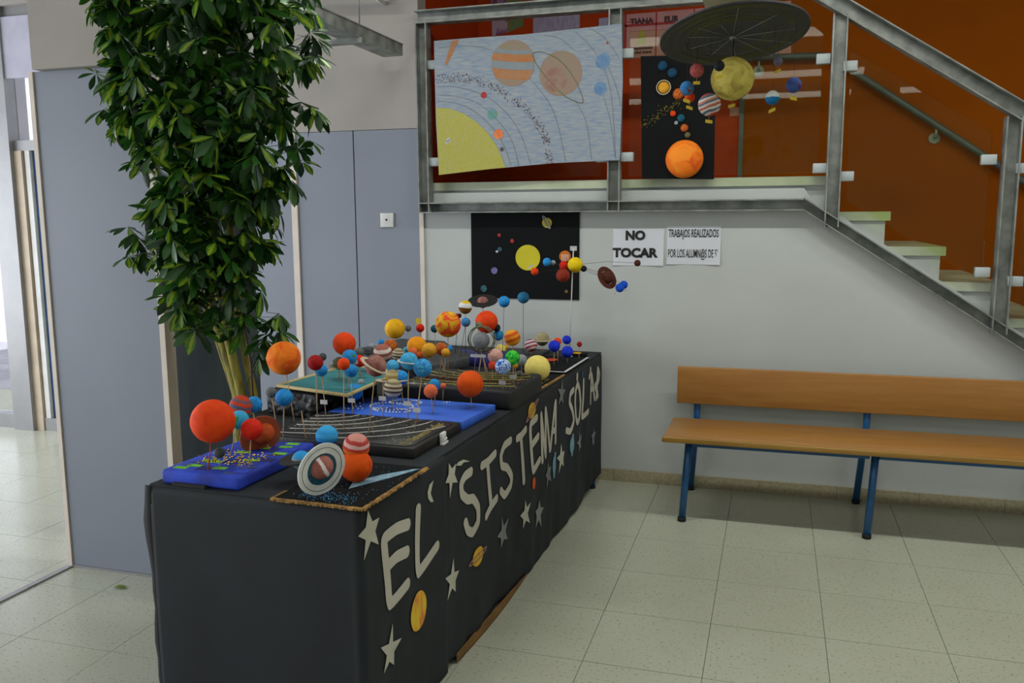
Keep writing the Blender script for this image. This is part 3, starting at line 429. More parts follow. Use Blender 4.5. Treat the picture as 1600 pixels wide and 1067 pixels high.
DR = {'sun': [[-1.8619, 2.1128], [-1.7737, 2.1037], [-1.6891, 2.0704], [-1.6174, 2.0234], [-1.5522, 1.9602], [-1.5051, 1.8923], [-1.4701, 1.8193], [-1.4526, 1.7722], [-1.5361, 1.7672], [-1.7181, 1.7518], [-1.8505, 1.7396]], 'jup': [-1.408, 2.3301, 0.1224], 'sat': [-1.1394, 2.2626, 0.1177], 'satring': [[-1.2926, 2.3749], [-1.2299, 2.3756], [-1.1395, 2.3261], [-1.0608, 2.2269], [-1.0156, 2.1189], [-1.0378, 2.1071], [-1.1165, 2.1446], [-1.2072, 2.2341], [-1.2698, 2.3119]], 'balls': [[-1.5762, 2.1693, 0.0176, 'p_red'], [-1.5274, 2.0641, 0.0282, 'p_earth'], [-1.4927, 1.955, 0.0271, 'p_orange'], [-1.4732, 1.8726, 0.0118, 'p_grey'], [-0.9101, 2.3134, 0.0388, 'p_blue'], [-0.922, 2.1759, 0.0341, 'p_blue'], [-0.887, 2.4055, 0.0059, 'p_red']], 'comet': [[-1.7615, 2.4695], [-1.7194, 2.4713], [-1.7503, 2.4144], [-1.794, 2.3402], [-1.8035, 2.3517]], 'orbits': [[[-1.8526, 2.1493], [-1.7488, 2.1338], [-1.6525, 2.0966], [-1.5575, 2.0212], [-1.4752, 1.9191], [-1.4206, 1.7848]], [[-1.8519, 2.1827], [-1.724, 2.1659], [-1.6042, 2.1222], [-1.498, 2.0301], [-1.4162, 1.9173], [-1.3758, 1.7838]], [[-1.8511, 2.2271], [-1.7474, 2.2222], [-1.5798, 2.1705], [-1.4505, 2.0721], [-1.3633, 1.9486], [-1.309, 1.79]], [[-1.8349, 2.4357], [-1.6958, 2.4416], [-1.5301, 2.4069], [-1.3907, 2.3077], [-1.2757, 2.2053], [-1.1729, 2.0505], [-1.1098, 1.7997]], [[-1.2299, 2.4685], [-1.1398, 2.4418], [-1.0615, 2.3742]], [[-1.0603, 2.1208], [-0.9981, 2.0011], [-0.9666, 1.8071]], [[-1.0564, 2.4679], [-0.9843, 2.401], [-0.9065, 2.282], [-0.8612, 2.1227], [-0.8359, 1.8146]], [[-0.9849, 2.4892], [-0.897, 2.4267], [-0.82, 2.3188]], [[-0.9051, 2.1352], [-0.8653, 1.9964], [-0.838, 1.8093]], [[-0.8792, 2.2805], [-0.8401, 2.1846], [-0.8084, 2.0785]]], 'belt': [[-1.854, 2.2683], [-1.7224, 2.2727], [-1.579, 2.2416], [-1.4732, 2.1821], [-1.3684, 2.1124], [-1.276, 2.022], [-1.2186, 1.9223], [-1.1955, 1.7853]]}
DISC = ([-0.1639, 3.2, 2.1169], [-0.1038, 0.2005, 0.9742], 0.2518, [-0.1691, 3.2048, 2.1153], [[-0.141, 2.9835, 2.1639], [-0.022, 3.0857, 2.1555], [0.04, 3.2213, 2.1342], [0.0318, 3.3357, 2.1098], [-0.0359, 3.4234, 2.0846], [-0.1653, 3.3849, 2.0787], [-0.2516, 3.3319, 2.0804], [-0.3128, 3.2396, 2.0929], [-0.3144, 3.1424, 2.1127], [-0.2754, 3.0834, 2.129], [-0.2045, 3.0846, 2.1363]])
PRINTS = [('pinkpaper', [[-2.1563, 2.9729], [-2.0124, 2.9872], [-2.0133, 2.9124], [-2.1575, 2.8975]]), ('lilacpaper', [[-2.1872, 2.7983], [-2.0378, 2.8052], [-2.0202, 2.7284], [-2.1745, 2.7127]]), ('purplepaper', [[-1.9072, 2.9711], [-1.7984, 2.9794], [-1.791, 2.739], [-1.9005, 2.7209]]), ('greenpaper', [[-1.7984, 2.9794], [-1.6863, 2.9873], [-1.6782, 2.7731], [-1.791, 2.739]]), ('lilacpaper', [[-1.6108, 2.9734], [-1.293, 2.9974], [-1.2916, 2.7394], [-1.6115, 2.6944]]), ('lilacpaper', [[-1.1635, 2.7873], [-1.1, 2.791], [-1.0992, 2.7187], [-1.1629, 2.7148]]), ('rosepaper', [[-0.9951, 2.7997], [0.0373, 2.8107], [0.0495, 2.4913], [-0.9916, 2.5269]]), ('rosepaper', [[-0.3112, 2.1821], [-0.2442, 2.1833], [-0.2426, 2.1319], [-0.3097, 2.1305]])]
TXT = {'tiana': [-0.8683, 2.7492], 'eu': [-0.6964, 2.7376], 'indep': [-0.8613, 2.5699], 'para': [-2.0696, 2.9267], 'clas': [-2.0674, 2.7548]}
CROWN = [[-2.3945, 2.3034, -1.5347], [-2.4187, 2.1912, -1.5145], [-2.3998, 2.0749, -1.5188], [-2.3808, 1.9579, -1.5356], [-2.3762, 1.8406, -1.5401], [-2.299, 1.7204, -1.5699], [-2.2489, 1.6247, -1.6764], [-2.258, 1.5055, -1.7342], [-2.2692, 1.3605, -1.7544], [-2.2493, 1.2387, -1.7953], [-2.1984, 1.1415, -1.8329], [-2.1169, 1.0701, -1.8642]]
SHOOTS = [[[-2.1799, 2.76, 1.9465], [-2.3598, 2.76, 2.0006], [-2.4579, 2.76, 2.0402]], [[-2.197, 2.74, 1.8764], [-2.3343, 2.74, 1.9278], [-2.408, 2.74, 1.9077]], [[-2.2166, 2.76, 1.8332], [-2.3428, 2.76, 1.8609], [-2.3736, 2.76, 1.8386]], [[-2.1917, 2.76, 1.4099], [-2.3061, 2.76, 1.4216], [-2.3607, 2.76, 1.4699]], [[-2.224, 2.76, 1.3618], [-2.2954, 2.76, 1.3733], [-2.355, 2.76, 1.3608]], [[-1.7266, 2.81, 2.0212], [-1.6227, 2.81, 2.0485], [-1.5593, 2.81, 2.0558]], [[-1.7334, 2.81, 1.8886], [-1.6292, 2.81, 1.9064], [-1.5591, 2.81, 1.8816]], [[-1.9051, 2.86, 1.042], [-1.8457, 2.86, 1.1056], [-1.7857, 2.86, 1.1439]], [[-1.9234, 2.86, 0.9667], [-1.8629, 2.86, 1.0435], [-1.8053, 2.86, 1.0823]], [[-1.9773, 2.91, 0.8543], [-1.9139, 2.91, 0.9592], [-1.8542, 2.91, 1.0119]]]

# ------------------------------------------------------------------ room shell
WY = 4.78
fl = MB().box((-6.7, -6.2, -.12), (4.2, 6.0, -.006)).build('floor', groutm); struct(fl)
tile_me = None
random.seed(3)
xs = [.22+.4*k for k in range(-17, 8)]; ys = [3.12+.4*k for k in range(-6, 5)]
for i in range(len(xs)):
    for j in range(len(ys)):
        x0, y0 = xs[i], ys[j]; 
        if x0+.4 > 2.7 or x0 < -6.6: continue
        y1 = y0+.4
        if x0 > -2.1 and y1 > WY: y1 = WY
        if x0 < -2.1 and y0 > 4.7 : y1 = 4.86 if x0 < -2.9 else WY
        if y1-y0 < .02: continue
        full = abs(y1-y0-.4) < 1e-6
        if full and tile_me:
            t = bpy.data.objects.new('floor_tile', tile_me); col.objects.link(t)
        else:
            g = .0011; h = (y1-y0)/2
            t = MB().box((-.2+g, -h+g, -.006), (.2-g, h-g, 0)).build('floor_tile', tilem)
            if full: tile_me = t.data
        t.parent = fl; t.location = (x0+.2, (y0+y1)/2, random.uniform(-.0004, .0002))
# near floor (outside the tiled part seen) in the same terrazzo
struct(MB().box((-6.7, -6.2, -.006), (4.2, .719, 0)).build('trim_1', tilem)); struct(MB().box((2.62, .72, -.006), (4.2, WY, 0)).build('trim_2', tilem))
# white wall under the stair, its top following the flight
K = .655
def railz(x): return 1.53 if x < .13 else 1.53-(x-.13)*K
wb = MB().prism([(-2.0, WY, 0), (4.2, WY, 0), (4.2, WY, .02), (2.5, WY, .03), (.13+.03, WY, 1.60), (.13, WY, 1.64), (-2.0, WY, 1.64)], (0, .12, 0)).build('wall_back', wallw); struct(wb)
# wall over the grey doors
wl = MB().box((-3.45, WY, 2.015), (-2.0, WY+.12, CEIL)).build('wall_back_upper', wallup); struct(wl)
# grey door leaves at the back
d = MB().box((-2.43+.004, WY, .01), (-2.012, WY+.04, 2.012)).build('door_1', panelm); struct(d)
d = MB().box((-2.815, WY, .01), (-2.43-.004, WY+.04, 2.012)).build('door_2', panelm); struct(d)
struct(MB().box((-3.45, WY+.045, 0), (-2.0, WY+.12, 2.015)).build('wall_back_lower', blackcard))
d = MB().box((-3.45, WY, .01), (-2.862, WY+.04, 2.015)).build('door_3', panelm); struct(d)
struct(MB().box((-2.858, WY-.012, 0), (-2.818, WY+.02, 2.012)).build('trim_3', trimm))
struct(MB().box((-2.012, WY-.01, 0), (-1.985, WY+.02, 1.53)).build('trim_4', trimm))
# side of the stair hall and its orange end wall
struct(MB().box((-2.1, WY+.12, 0), (-2.0, 5.97, CEIL)).build('wall_stair_left', redm))
struct(MB().box((-2.0, 5.85, 0), (-.235, 5.97, CEIL)).build('wall_stair_red', redm))
struct(MB().box((-.235, 5.85, 0), (4.2, 5.97, CEIL)).build('wall_stair_orange', orangem))
struct(MB().box((-.25, 5.835, 1.70), (-.222, 5.85, 2.62)).build('trim_5', steeldk))
struct(MB().box((4.2, -6.2, 0), (4.32, 5.97, CEIL)).build('wall_right', wallw))
struct(MB().box((-6.7, -6.32, 0), (4.32, -6.2, CEIL)).build('wall_front', wallw))
struct(MB().box((-6.82, -6.32, CEIL), (4.32, 6.0, CEIL+.12)).build('ceiling', ceilm))
# skirting tiles along the white wall
bs_ = struct(MB().box((-1.985, WY-.006, 0), (4.2, WY, .066)).build('baseboard_back', groutm))
sk = None
for k in range(-5, 8):
    x0 = -.86+.40*k+.02; x1 = x0+.398
    x0 = max(x0, -1.985); x1 = min(x1, 2.8)
    if x1-x0 < .05: continue
    o = MB().box((x0, WY-.016, 0), (x1, WY-.006, .07)).build('skirting_tile', basem, bs_)
# partition of the folding wall, bulkhead and column
p = MB().box((-2.88, 2.895, .012), (-2.352, 2.94, 2.089)).build('wall_partition', panelm); struct(p)
struct(MB().box((-2.905, 2.888, .006), (-2.884, 2.945, 2.089)).build('trim_6', trimm))
struct(MB().box((-2.350, 2.885, .006), (-2.325, 2.945, 2.05)).build('trim_7', trimm))
struct(MB().box((-2.9, 2.890, 0), (-2.35, 2.945, .011)).build('trim_8', alum))
struct(MB().box((-2.855, 2.86, 2.091), (-2.34, 3.17, CEIL)).build('wall_bulkhead', wallup))
struct(MB().box((-2.54, 3.18, 0), (-2.13, 3.24, CEIL)).build('wall_column', colm))
struct(MB().box((-2.915, -6.2, -.004), (-2.885, 2.888, .006)).build('trim_9', alum))
# glazed wall towards the patio
GY = 4.9
w1 = struct(MB().box((-5.22, GY-.09, 0), (-5.05, GY+.09, CEIL)).build('window_1', alum))
for a, b in (((-6.7, 1.95), (-5.22, 2.03)), ((-6.7, 2.82), (-5.22, 2.92)), ((-6.7, 0), (-5.22, .10)), ((-5.05, 2.82), (-3.55, 2.92)), ((-5.05, 1.97), (-3.55, 2.04)), ((-4.98, 0), (-3.55, .09))):
    MB().box((a[0], GY-.05, a[1]), (b[0], GY+.05, b[1])).build('window_frame', alum, w1)
MB().box((-5.05, GY-.06, 0), (-4.985, GY+.06, 1.97)).build('door_frame', creamwood, w1)
MB().box((-4.97, GY-.045, .09), (-4.93, GY+.045, 1.97)).build('door_frame', whitem, w1)
MB().box((-4.925, GY-.02, .09), (-4.905, GY+.02, 1.97)).build('blue_seal', bluemetal, w1)
for a, b in (((-6.7, .10), (-5.22, 1.95)), ((-6.7, 2.03), (-5.22, 2.82)), ((-4.90, .09), (-3.55, 1.97)), ((-5.05, 2.04), (-3.55, 2.82))):
    MB().box((a[0], GY-.004, a[1]), (b[0], GY+.004, b[1])).build('window_pane', winglass, w1)
struct(MB().box((-5.05, GY-.075, 2.45), (-3.55, GY-.055, 2.85)).build('window_1_blind', mat('lavender_blind', S(190, 188, 205), rough=.8)))
struct(MB().box((-6.7, GY-.09, 2.92), (-3.55, GY+.09, CEIL)).build('wall_over_window', wallup))
struct(MB().box((-3.55, WY+.0, 0), (-3.45, 5.0, CEIL)).build('wall_patio_corner', wallup))
# west windows (posts, rails and openings)
w2 = struct(MB().box((-6.8, -6.2, 0), (-6.7, 5.0, .35)).build('window_2', wallw))
MB().box((-6.8, -6.2, 2.9), (-6.7, 5.0, CEIL)).build('window_head', wallw, w2)
for y in (-6.1, -4.2, -2.3, -.4, 1.5, 3.3, 4.9): MB().box((-6.79, y-.05, .35), (-6.71, y+.05, 2.9)).build('window_post', alum, w2)
# patio outside
struct(MB().box((-14, 5.0, -.16), (-2.5, 12, -.04)).build('ground', paving)); struct(MB().box((-14, 8.6, -.04), (-2.5, 8.8, 3.2)).build('wall_patio', outwall))
struct(MB().box((-14, -8, -.16), (-6.85, 5.0, -.04)).build('ground_west', paving))
rc = MB(); rc.sphere((-6.95, 8.1, 1.28), .16, 16, 10, (1, .6, 1)); rc.box((-6.98, 8.07, -.04), (-6.92, 8.13, 1.14))
tag(rc.build('red_marker_post', 'p_red'), 'red rounded object out on the patio at the far left edge', 'marker')

# ------------------------------------------------------------------ staircase
stc = MB().box((-2.0, WY+.02, 1.655), (.285, 5.85, 1.70)).build('landing', marble); stc.name = 'staircase'; struct(stc)
MB().box((-2.0, WY+.05, 1.20), (.27, 5.85, 1.655)).build('landing_body', riserm, stc)
for k in range(9):
    zt = 1.517-.176*k; x1 = .552+.265*k
    MB().box((x1-.29, WY+.012, zt-.045), (x1, 5.85, zt)).build('tread', marble, stc)
    MB().box((x1-.29, WY+.03, max(zt-.4, 0)), (x1-.022, 5.85, zt-.045)).build('riser', riserm, stc)

# ------------------------------------------------------------------ balustrade: posts, rails, glass, clamps
ba = thing('balustrade', 'grey steel channel balustrade with glass panes along landing and stair', 'railing', (-1.98, 4.7, 1.53))
def channel(name, pts, h, toppad=0):
    """U channel following pts (x,z of the lower edge), open to the room, height h"""
    b = MB(); t = .007
    for (xa, za), (xb, zb) in zip(pts, pts[1:]):
        for o0, o1 in ((0, t), (h-t, h)):
            b.prism([(xa, 4.695, za+o0), (xb, 4.695, zb+o0), (xb, 4.695, zb+o1), (xa, 4.695, za+o1)], (0, .075, 0))
        b.prism([(xa, 4.755, za+t), (xb, 4.755, zb+t), (xb, 4.755, zb+h-t), (xa, 4.755, za+h-t)], (0, .007, 0))
    return b.build(name, steelm, ba)
o = channel('bottom_rail', [(-1.99, 1.525), (.13, 1.525)], .06); o = channel('bottom_rail', [(.13, 1.525), (2.42, 1.525-2.29*K)], .066)
o = channel('top_rail', [(-1.99, 2.578), (.12, 2.578)], .072); channel('top_rail', [(.12, 2.572), (3.4, 2.572-3.28*K)], .09)
for x0, x1 in ((-1.985, -1.918), (-.883, -.815), (.232, .302), (1.026, 1.096), (1.826, 1.896)):
    b = MB(); xm = (x0+x1)/2; zb = railz(xm)-.0; zt = (2.58 if xm < .12 else 2.575-(xm-.12)*K)
    b.box((x0, 4.697, zb), (x0+.007, 4.768, zt)).box((x1-.007, 4.697, zb), (x1, 4.768, zt)).box((x0+.007, 4.745, zb), (x1-.007, 4.752, zt))
    b.build('post', steelm, ba)
def pane(pts): return MB().prism([(x, 4.734, z) for x, z in pts], (0, .008, 0)).build('glass_pane', glassm, ba)
pane([(-1.875, 1.72), (-.925, 1.72), (-.925, 2.47), (-1.875, 2.47)])
pane([(-.775, 1.715), (.19, 1.715), (.19, 2.392), (.113, 2.459), (-.775, 2.465)])
pane([(.335, 1.575), (.975, 1.175), (.975, 1.885), (.320, 2.309)])
pane([(1.13, 1.07), (1.78, .645), (1.78, 1.36), (1.13, 1.785)])
for x, z in ((-1.885, 2.353), (-1.885, 1.815), (-.786, 2.353), (-.78, 1.816), (.195, 2.27), (.2, 1.736), (.322, 2.229), (.33, 1.693), (.966, 1.76), (.972, 1.22), (1.118, 1.716), (1.118, 1.178), (-.915, 2.353), (-.915, 1.816), (1.8, 1.3), (1.8, .8)):
    MB().box((x-.033, 4.712, z-.024), (x+.033, 4.76, z+.024)).build('glass_clamp', clampm, ba, bevel=.002, seg=1)
# handrail on the orange wall
hr = thing('handrail', 'dark grey tube handrail on the orange stair wall', 'handrail', (-.2, 5.79, 2.47))
MB().tube([(-.28, 5.79, 2.478), (.25, 5.79, 2.462), (.30, 5.79, 2.44), (1.151, 5.79, 1.845), (2.6, 5.79, .83)], .021, 10).build('tube', steeldk, hr)
for x, z in ((-.14, 2.43), (.891, 1.985), (2.1, 1.14)):
    b = MB().tube([(x, 5.79, z+.02), (x, 5.79, z-.03), (x, 5.85, z-.03)], .008, 8); b.ring((x, 5.843, z-.03), (0, 1, 0), 0, .032, .01, 20); b.build('bracket', steelm, hr)

# prints taped on the red wall
wp = 0
LB = ['pink sheet lettered PARA CL on the red wall above the railing', 'lilac sheet with handwriting behind the top left of the big drawing', 'purple patterned print on the red wall', 'green print with dark figures beside the purple print', 'large lilac striped sheet on the red wall behind the top rail', 'small lilac sheet at the right end behind the drawing', 'wide rose chart with red borders headed TIANA', 'small rose paper on the red wall beside the black strip']
for (mn, pts), lb in zip(PRINTS, LB):
    o = tag(MB().prism([(x, 5.849, z) for x, z in pts], (0, -.003, 0)).build('wall_print', mn), lb, 'poster', None)
    o['wl'] = (0, 0, 0)
    if 'TIANA' in lb:
        x0, z0 = pts[3]; x1, z1 = pts[1]; zt = z1
        for a, b in (((x0, z0), (x0+.012, zt)), ((x0+.20, z0), (x0+.208, zt)), ((x0, zt-.09), (x1, zt-.075)), ((x0+.44, z0), (x0+.448, zt)), ((x0+.02, z0+.22), (x0+.19, z0+.226))):
            MB().box((a[0], 5.843, a[1]), (b[0], 5.846, b[1])).build('red_border', 'p_red', o)
        text_mesh('lettering', 'TIANA', 'print_text', o, .05, wallM(x0+.11, 5.842, TXT['tiana'][1]), .002)
        text_mesh('lettering', 'EUR', 'print_text', o, .05, wallM(x0+.30, 5.842, TXT['tiana'][1]), .002)
        text_mesh('lettering', 'independiente\nciudad nueva', 'print_text', o, .026, wallM(x0+.11, 5.842, TXT['indep'][1]), .0008)
        MB().prism([(x0+.075, 5.846, z0+.075), (x0+.145, 5.846, z0+.075), (x0+.118, 5.846, z0+.17), (x0+.102, 5.846, z0+.17)], (0, -.002, 0)).build('yellow_shape', 'yellowprint', o)
    if 'PARA' in lb: text_mesh('lettering', 'PARA\nCL', 'print_text', o, .05, wallM(TXT['para'][0], 5.842, TXT['para'][1]), .002)
    if 'handwriting' in lb: text_mesh('lettering', 'Conciencia', 'black_ink', o, .045, wallM(TXT['clas'][0], 5.842, TXT['clas'][1]), 0, .7)

# ------------------------------------------------------------------ wall things
so = thing('wall_socket', 'white square wall outlet plate on the grey door panel', 'outlet', (-2.22, WY, 1.44))
MB().box((-2.263, WY-.012, 1.444), (-2.178, WY, 1.528)).build('plate', whitem, so, bevel=.003); MB().box((-2.228, WY-.0135, 1.482), (-2.216, WY-.0121, 1.494)).build('hole', inkm, so)
for nm, lb, x0, x1, z0, z1, lines, xs_ in (
    ('sign', 'white paper sign reading NO TOCAR under the rail', -.861, -.582, 1.232, 1.431, [('NO', -.737, 1.397, .108, .054, .005), ('TOCAR', -.737, 1.302, .250, .054, .005)], 1),
    ('sign', 'white paper sign reading TRABAJOS REALIZADOS POR LOS ALUMN@S DE 5', -.565, -.281, 1.240, 1.447, [('TRABAJOS REALIZADOS', -.425, 1.402, .264, .056, .0008), ('POR LOS ALUMN@S DE 5\'', -.427, 1.295, .262, .060, .0006)], 1)):
    t = thing(nm, lb, 'sign', ((x0+x1)/2, WY, z0))
    b = MB(); n = 8; vs = []; fs = []
    for i in range(n+1):
        for j in range(5):
            u, v = i/n, j/4; lift = .001+(.010*(abs(u-.45)**2)*(1-v)**3*3)
            vs.append((x0+(x1-x0)*u, WY-lift-.0006, z0+(z1-z0)*v))
    fs = [(i*5+j, (i+1)*5+j, (i+1)*5+j+1, i*5+j+1) for i in range(n) for j in range(4)]
    b.add(vs, fs, True); b.build('paper', paperw, t)
    for body, cx_, z, w_, h_, bd in lines: text_fit('lettering', body, inkm, t, cx_, WY-.0045, z, w_, h_, bd)

# black card with paper planets below the rail
t = thing('solar_system_poster', 'black card poster with a big yellow paper sun, on the white wall under the rail', 'poster', (-1.36, WY, 1.034))
MB().box((-1.691, WY-.006, 1.034), (-1.051, WY, 1.531)).build('card', blackcard, t)
for (x, z, r, mn) in WALLPOSTER:
    MB().ring((x, WY-.0075, z), (0, 1, 0), 0, r, .003, 28).build('paper_sun' if mn == 'sunpaper' else 'paper_planet', mn, t)
x, z, r, _ = WALLPOSTER[-1]
b = MB(); e = []
for k in range(28):
    a = 2*PI*k/28; e.append((x-.002+.040*math.cos(a)*math.cos(1.05)+.0085*math.sin(a)*math.sin(1.05), WY-.0105, z+.003-.040*1.0*math.cos(a)*math.sin(1.05)+.0085*math.sin(a)*math.cos(1.05)))
b.tube(e, .0028, 6, True); b.build('paper_ring', 'ltgrey', t)

# second black card hanging on the glass
t = thing('planet_poster', 'black card with half-ball planets and orange sun on the upper glass', 'poster', (-.51, 4.73, 1.69))
MB().prism([(-.716, 4.733, 2.335), (-.327, 4.733, 2.322), (-.322, 4.733, 1.69), (-.699, 4.733, 1.70)], (0, -.006, 0)).build('card', blackcard, t)
for i, (x, z, r, mn) in enumerate(BLACKPOSTER):
    o = MB().sphere((0, 0, 0), r*1.0, 28, 14, (1, .55, 1)).build('half_ball', mn, t); o.location = Vector((x, 4.722, z))-Vector(t['wl']); o['wl'] = (x, 4.722, z)
    if i == 2: MB().ring((x, 4.712, z), (0, 1, 0), r*1.12, r*1.26, .002, 28).build('ring', 'creamring', t)
random.seed(5); b = MB()
for k in range(110):
    q = random.random()*(len(BELT2)-1); i = int(q); f_ = q-i
    x = BELT2[i][0]*(1-f_)+BELT2[i+1][0]*f_+random.gauss(0, .012); z = BELT2[i][1]*(1-f_)+BELT2[i+1][1]*f_+random.gauss(0, .014)
    b.box((max(x, -.709)-.0016, 4.724, z-.0012), (max(x, -.709)+.0016, 4.7268, z+.0012))
o = b.build('asteroid_specks', yelink, t); o['kind'] = 'stuff'

# big crayon drawing
t = thing('crayon_drawing', 'big crayon drawing of the solar system with a yellow corner sun, taped to the railing', 'drawing', (SHEET[0][0]+.5, 4.68, 1.75))
def flat(name, pts, y, m, parent, th=.0006): return MB().prism([(x, y, z) for x, z in pts], (0, -th, 0)).build(name, m, parent)
flat('paper', SHEET, 4.690, sheetm, t, .0012)
Y1 = 4.6880
flat('drawn_sun', DR['sun'], Y1, crayyel, t)
x, z, r = DR['jup']; tl = -.10
def circ(x, z, r, a0=0, a1=2*PI, n=36, sq=1): return [(x+r*math.cos(a0+(a1-a0)*k/n), z+r*sq*math.sin(a0+(a1-a0)*k/n)) for k in range(n+(0 if a1-a0 > 6.2 else 1))]
jp = flat('drawn_planet', circ(x, z, r), Y1, craypk, t); jp['label'] = 'striped orange and grey drawn planet'
for a, b_, mm in ((.62, .45, craygr), (.42, .12, crayor), (.10, -.22, craygr), (-.24, -.66, crayor)):
    pts = []
    for v in (a, b_):
        w = math.sqrt(1-v*v); pp_ = [(x+r*w*u, z+r*(v+tl*w*u-.05*(1-u*u))) for u in [q/8 for q in range(-8, 9)]]
        pts += pp_ if v == a else pp_[::-1]
    flat('drawn_band', pts, Y1-.0007, mm, jp)
x, z, r = DR['sat']
sp_ = flat('drawn_planet', circ(x, z, r, n=36), Y1, craypk, t); sp_['label'] = 'pinkish drawn planet inside an outlined ring'
flat('drawn_shading', circ(x-.03, z-.03, r*.55, n=24), Y1-.0007, mat('crayon_rose', S(140, 102, 92), S(150, 124, 106), rough=.8, scale=40), sp_)
def line(name, pts, y, wd_, m, parent, closed=False):
    P = [Vector((a, y, c)) for a, c in pts]
    # smooth
    Q = []
    n = len(P)
    for i in range(n if closed else n-1):
        p0, p1, p2, p3 = P[(i-1) % n] if closed or i > 0 else P[0], P[i], P[(i+1) % n], P[(i+2) % n] if closed or i+2 < n else P[-1]
        for q in range(6):
            s_ = q/6; Q.append(.5*((2*p1)+(-p0+p2)*s_+(2*p0-5*p1+4*p2-p3)*s_*s_+(-p0+3*p1-3*p2+p3)*s_**3))
    if not closed: Q.append(P[-1])
    return MB().tube(Q, wd_, 4, closed).build(name, m, parent)
line('drawn_ring', DR['satring'], Y1-.001, .0018, craybr, sp_, True)
for x, z, r, mn in DR['balls']: flat('drawn_planet', circ(x, z, r, n=20), Y1, mn, t)
flat('drawn_comet', DR['comet'], Y1, crayor, t)
for o_ in DR['orbits']: line('drawn_orbit', o_, Y1-.0003, .0008, pencil, t)
random.seed(9); b = MB(); bt = DR['belt']
for k in range(300):
    q = random.random()*(len(bt)-1); i = int(q); f_ = q-i
    x = bt[i][0]*(1-f_)+bt[i+1][0]*f_+random.uniform(-.016, .016)*1.2; z = bt[i][1]*(1-f_)+bt[i+1][1]*f_+random.uniform(-.024, .024)
    if x < SHEET[0][0]+.012: continue
    a = random.random()*PI; c_, s_ = math.cos(a), math.sin(a)
    b.prism([(x+.0052*c_, Y1, z+.0052*s_), (x-.0024*s_, Y1, z+.0024*c_), (x-.0052*c_, Y1, z-.0052*s_), (x+.0024*s_, Y1, z-.0024*c_)], (0, -.0006, 0))
o = b.build('drawn_asteroids', mat('dark_red_pencil', S(95, 70, 75)), t); o['kind'] = 'stuff'
lx, lz = DR['sun'][0]; 
tg = MB().prism([(lx+.055, Y1-.0008, lz-.205), (lx+.085, Y1-.0008, lz-.19), (lx+.083, Y1-.0008, lz-.165), (lx+.06, Y1-.0008, lz-.175)], (0, -.001, 0)).build('name_label', tagm, t)
text_mesh('lettering', 'Sol', inkm, tg, .018, wallM(lx+.071, Y1-.0022, lz-.184) @ Matrix.Rotation(.5, 4, 'Z'))

# ------------------------------------------------------------------ tray, pipes and lamps under the ceiling
ct = thing('cable_tray', 'grey steel cable tray hanging by a rod in front of the white wall', 'cable tray', (-2.1, 4.0, 2.42))
b = MB(); b.box((-2.165, 3.40, 2.40), (-2.045, 4.66, 2.405)).box((-2.165, 3.40, 2.405), (-2.160, 4.66, 2.46)).box((-2.05, 3.40, 2.405), (-2.045, 4.66, 2.46)).box((-2.17, 3.4, 2.46), (-2.15, 4.66, 2.465)).box((-2.06, 3.4, 2.46), (-2.04, 4.66, 2.465)); b.build('tray', steelm, ct)
MB().box((-2.24, 4.12, 2.375), (-2.03, 4.165, 2.40)).build('cross_bar', steelm, ct)
for y in (4.14, 3.6): MB().tube([(-2.05, y, 2.40), (-2.05, y, CEIL)], .004, 6).build('rod', steelm, ct)
pg = thing('ceiling_pipes', 'white ducts crossing below the ceiling above the cable tray', 'pipes', (-2.15, 4.3, 2.85))
MB().tube([(-2.9, 4.55, 2.80), (-2.05, 4.60, 2.74)], .028, 12).build('duct', whitem, pg); MB().tube([(-2.9, 4.35, 2.86), (-2.05, 4.40, 2.80)], .022, 12).build('duct', whitem, pg)
MB().tube([(-2.2, 4.58, 2.75), (-2.2, 4.70, 2.72), (-2.2, 4.78, 2.72)], .012, 8).build('elbow', whitem, pg)
for i, (x, y) in enumerate(LAMPS):
    lm = thing('ceiling_lamp', 'long fluorescent ceiling lamp of the hall, outside the frame', 'lamp', (x, y, CEIL-.12), 'fluorescent ceiling lamps')
    if i == 0:
        h_ = MB().box((-.75, -.06, .05), (.75, .06, .12)); hm = h_.build('housing', whitem); dm = MB().box((-.73, -.05, 0), (.73, .05, .05)).build('diffuser', lampm)
        for c in (hm, dm): c.parent = lm
        hme, dme = hm.data, dm.data
    else:
        for nm, me in (('housing', hme), ('diffuser', dme)):
            c = bpy.data.objects.new(nm, me); col.objects.link(c); c.parent = lm

# ------------------------------------------------------------------ the table under its paper cover
N0 = Vector((-1.012, 1.963, 0)); DU = Vector((.038222, .999269, 0)); DN = Vector((.999269, -.038222, 0))
def T(s, w, z): return N0+DU*s-DN*w+Vector((0, 0, z))
dk = thing('school_desk', 'long table hidden under the paper cover, one blue foot showing by the wall', 'table', tuple(T(2.3, .4, 0)))
MB().prism([T(2.0, .04, .70), T(2.70, .04, .70), T(2.70, .66, .70), T(2.0, .66, .70)], (0, 0, .03)).build('desk_top', woodm, dk)
for s_, w_ in ((2.64, .022), (2.64, .62), (2.06, .05), (2.06, .62)):
    MB().tube([T(s_, w_, .012), T(s_, w_, .70)], .017, 10).build('leg', bluemetal, dk); MB().tube([T(s_, w_, 0), T(s_, w_, .014)], .02, 10).build('foot', blackrub, dk)
cv = thing('paper_table_cover', 'charcoal paper covering the long table with grey letters EL SISTEMA SOLAR', 'table cover', tuple(T(0, .3, 0)))
top = MB().prism([T(s_, w_, .748) for s_, w_ in ((0, 0), (2.75, 0), (2.75, 1.12), (1.5, 1.12), (1.5, .93), (.8, .93), (.8, .675), (0, .675))], (0, 0, .004)).build('top_sheet', coverm, cv)
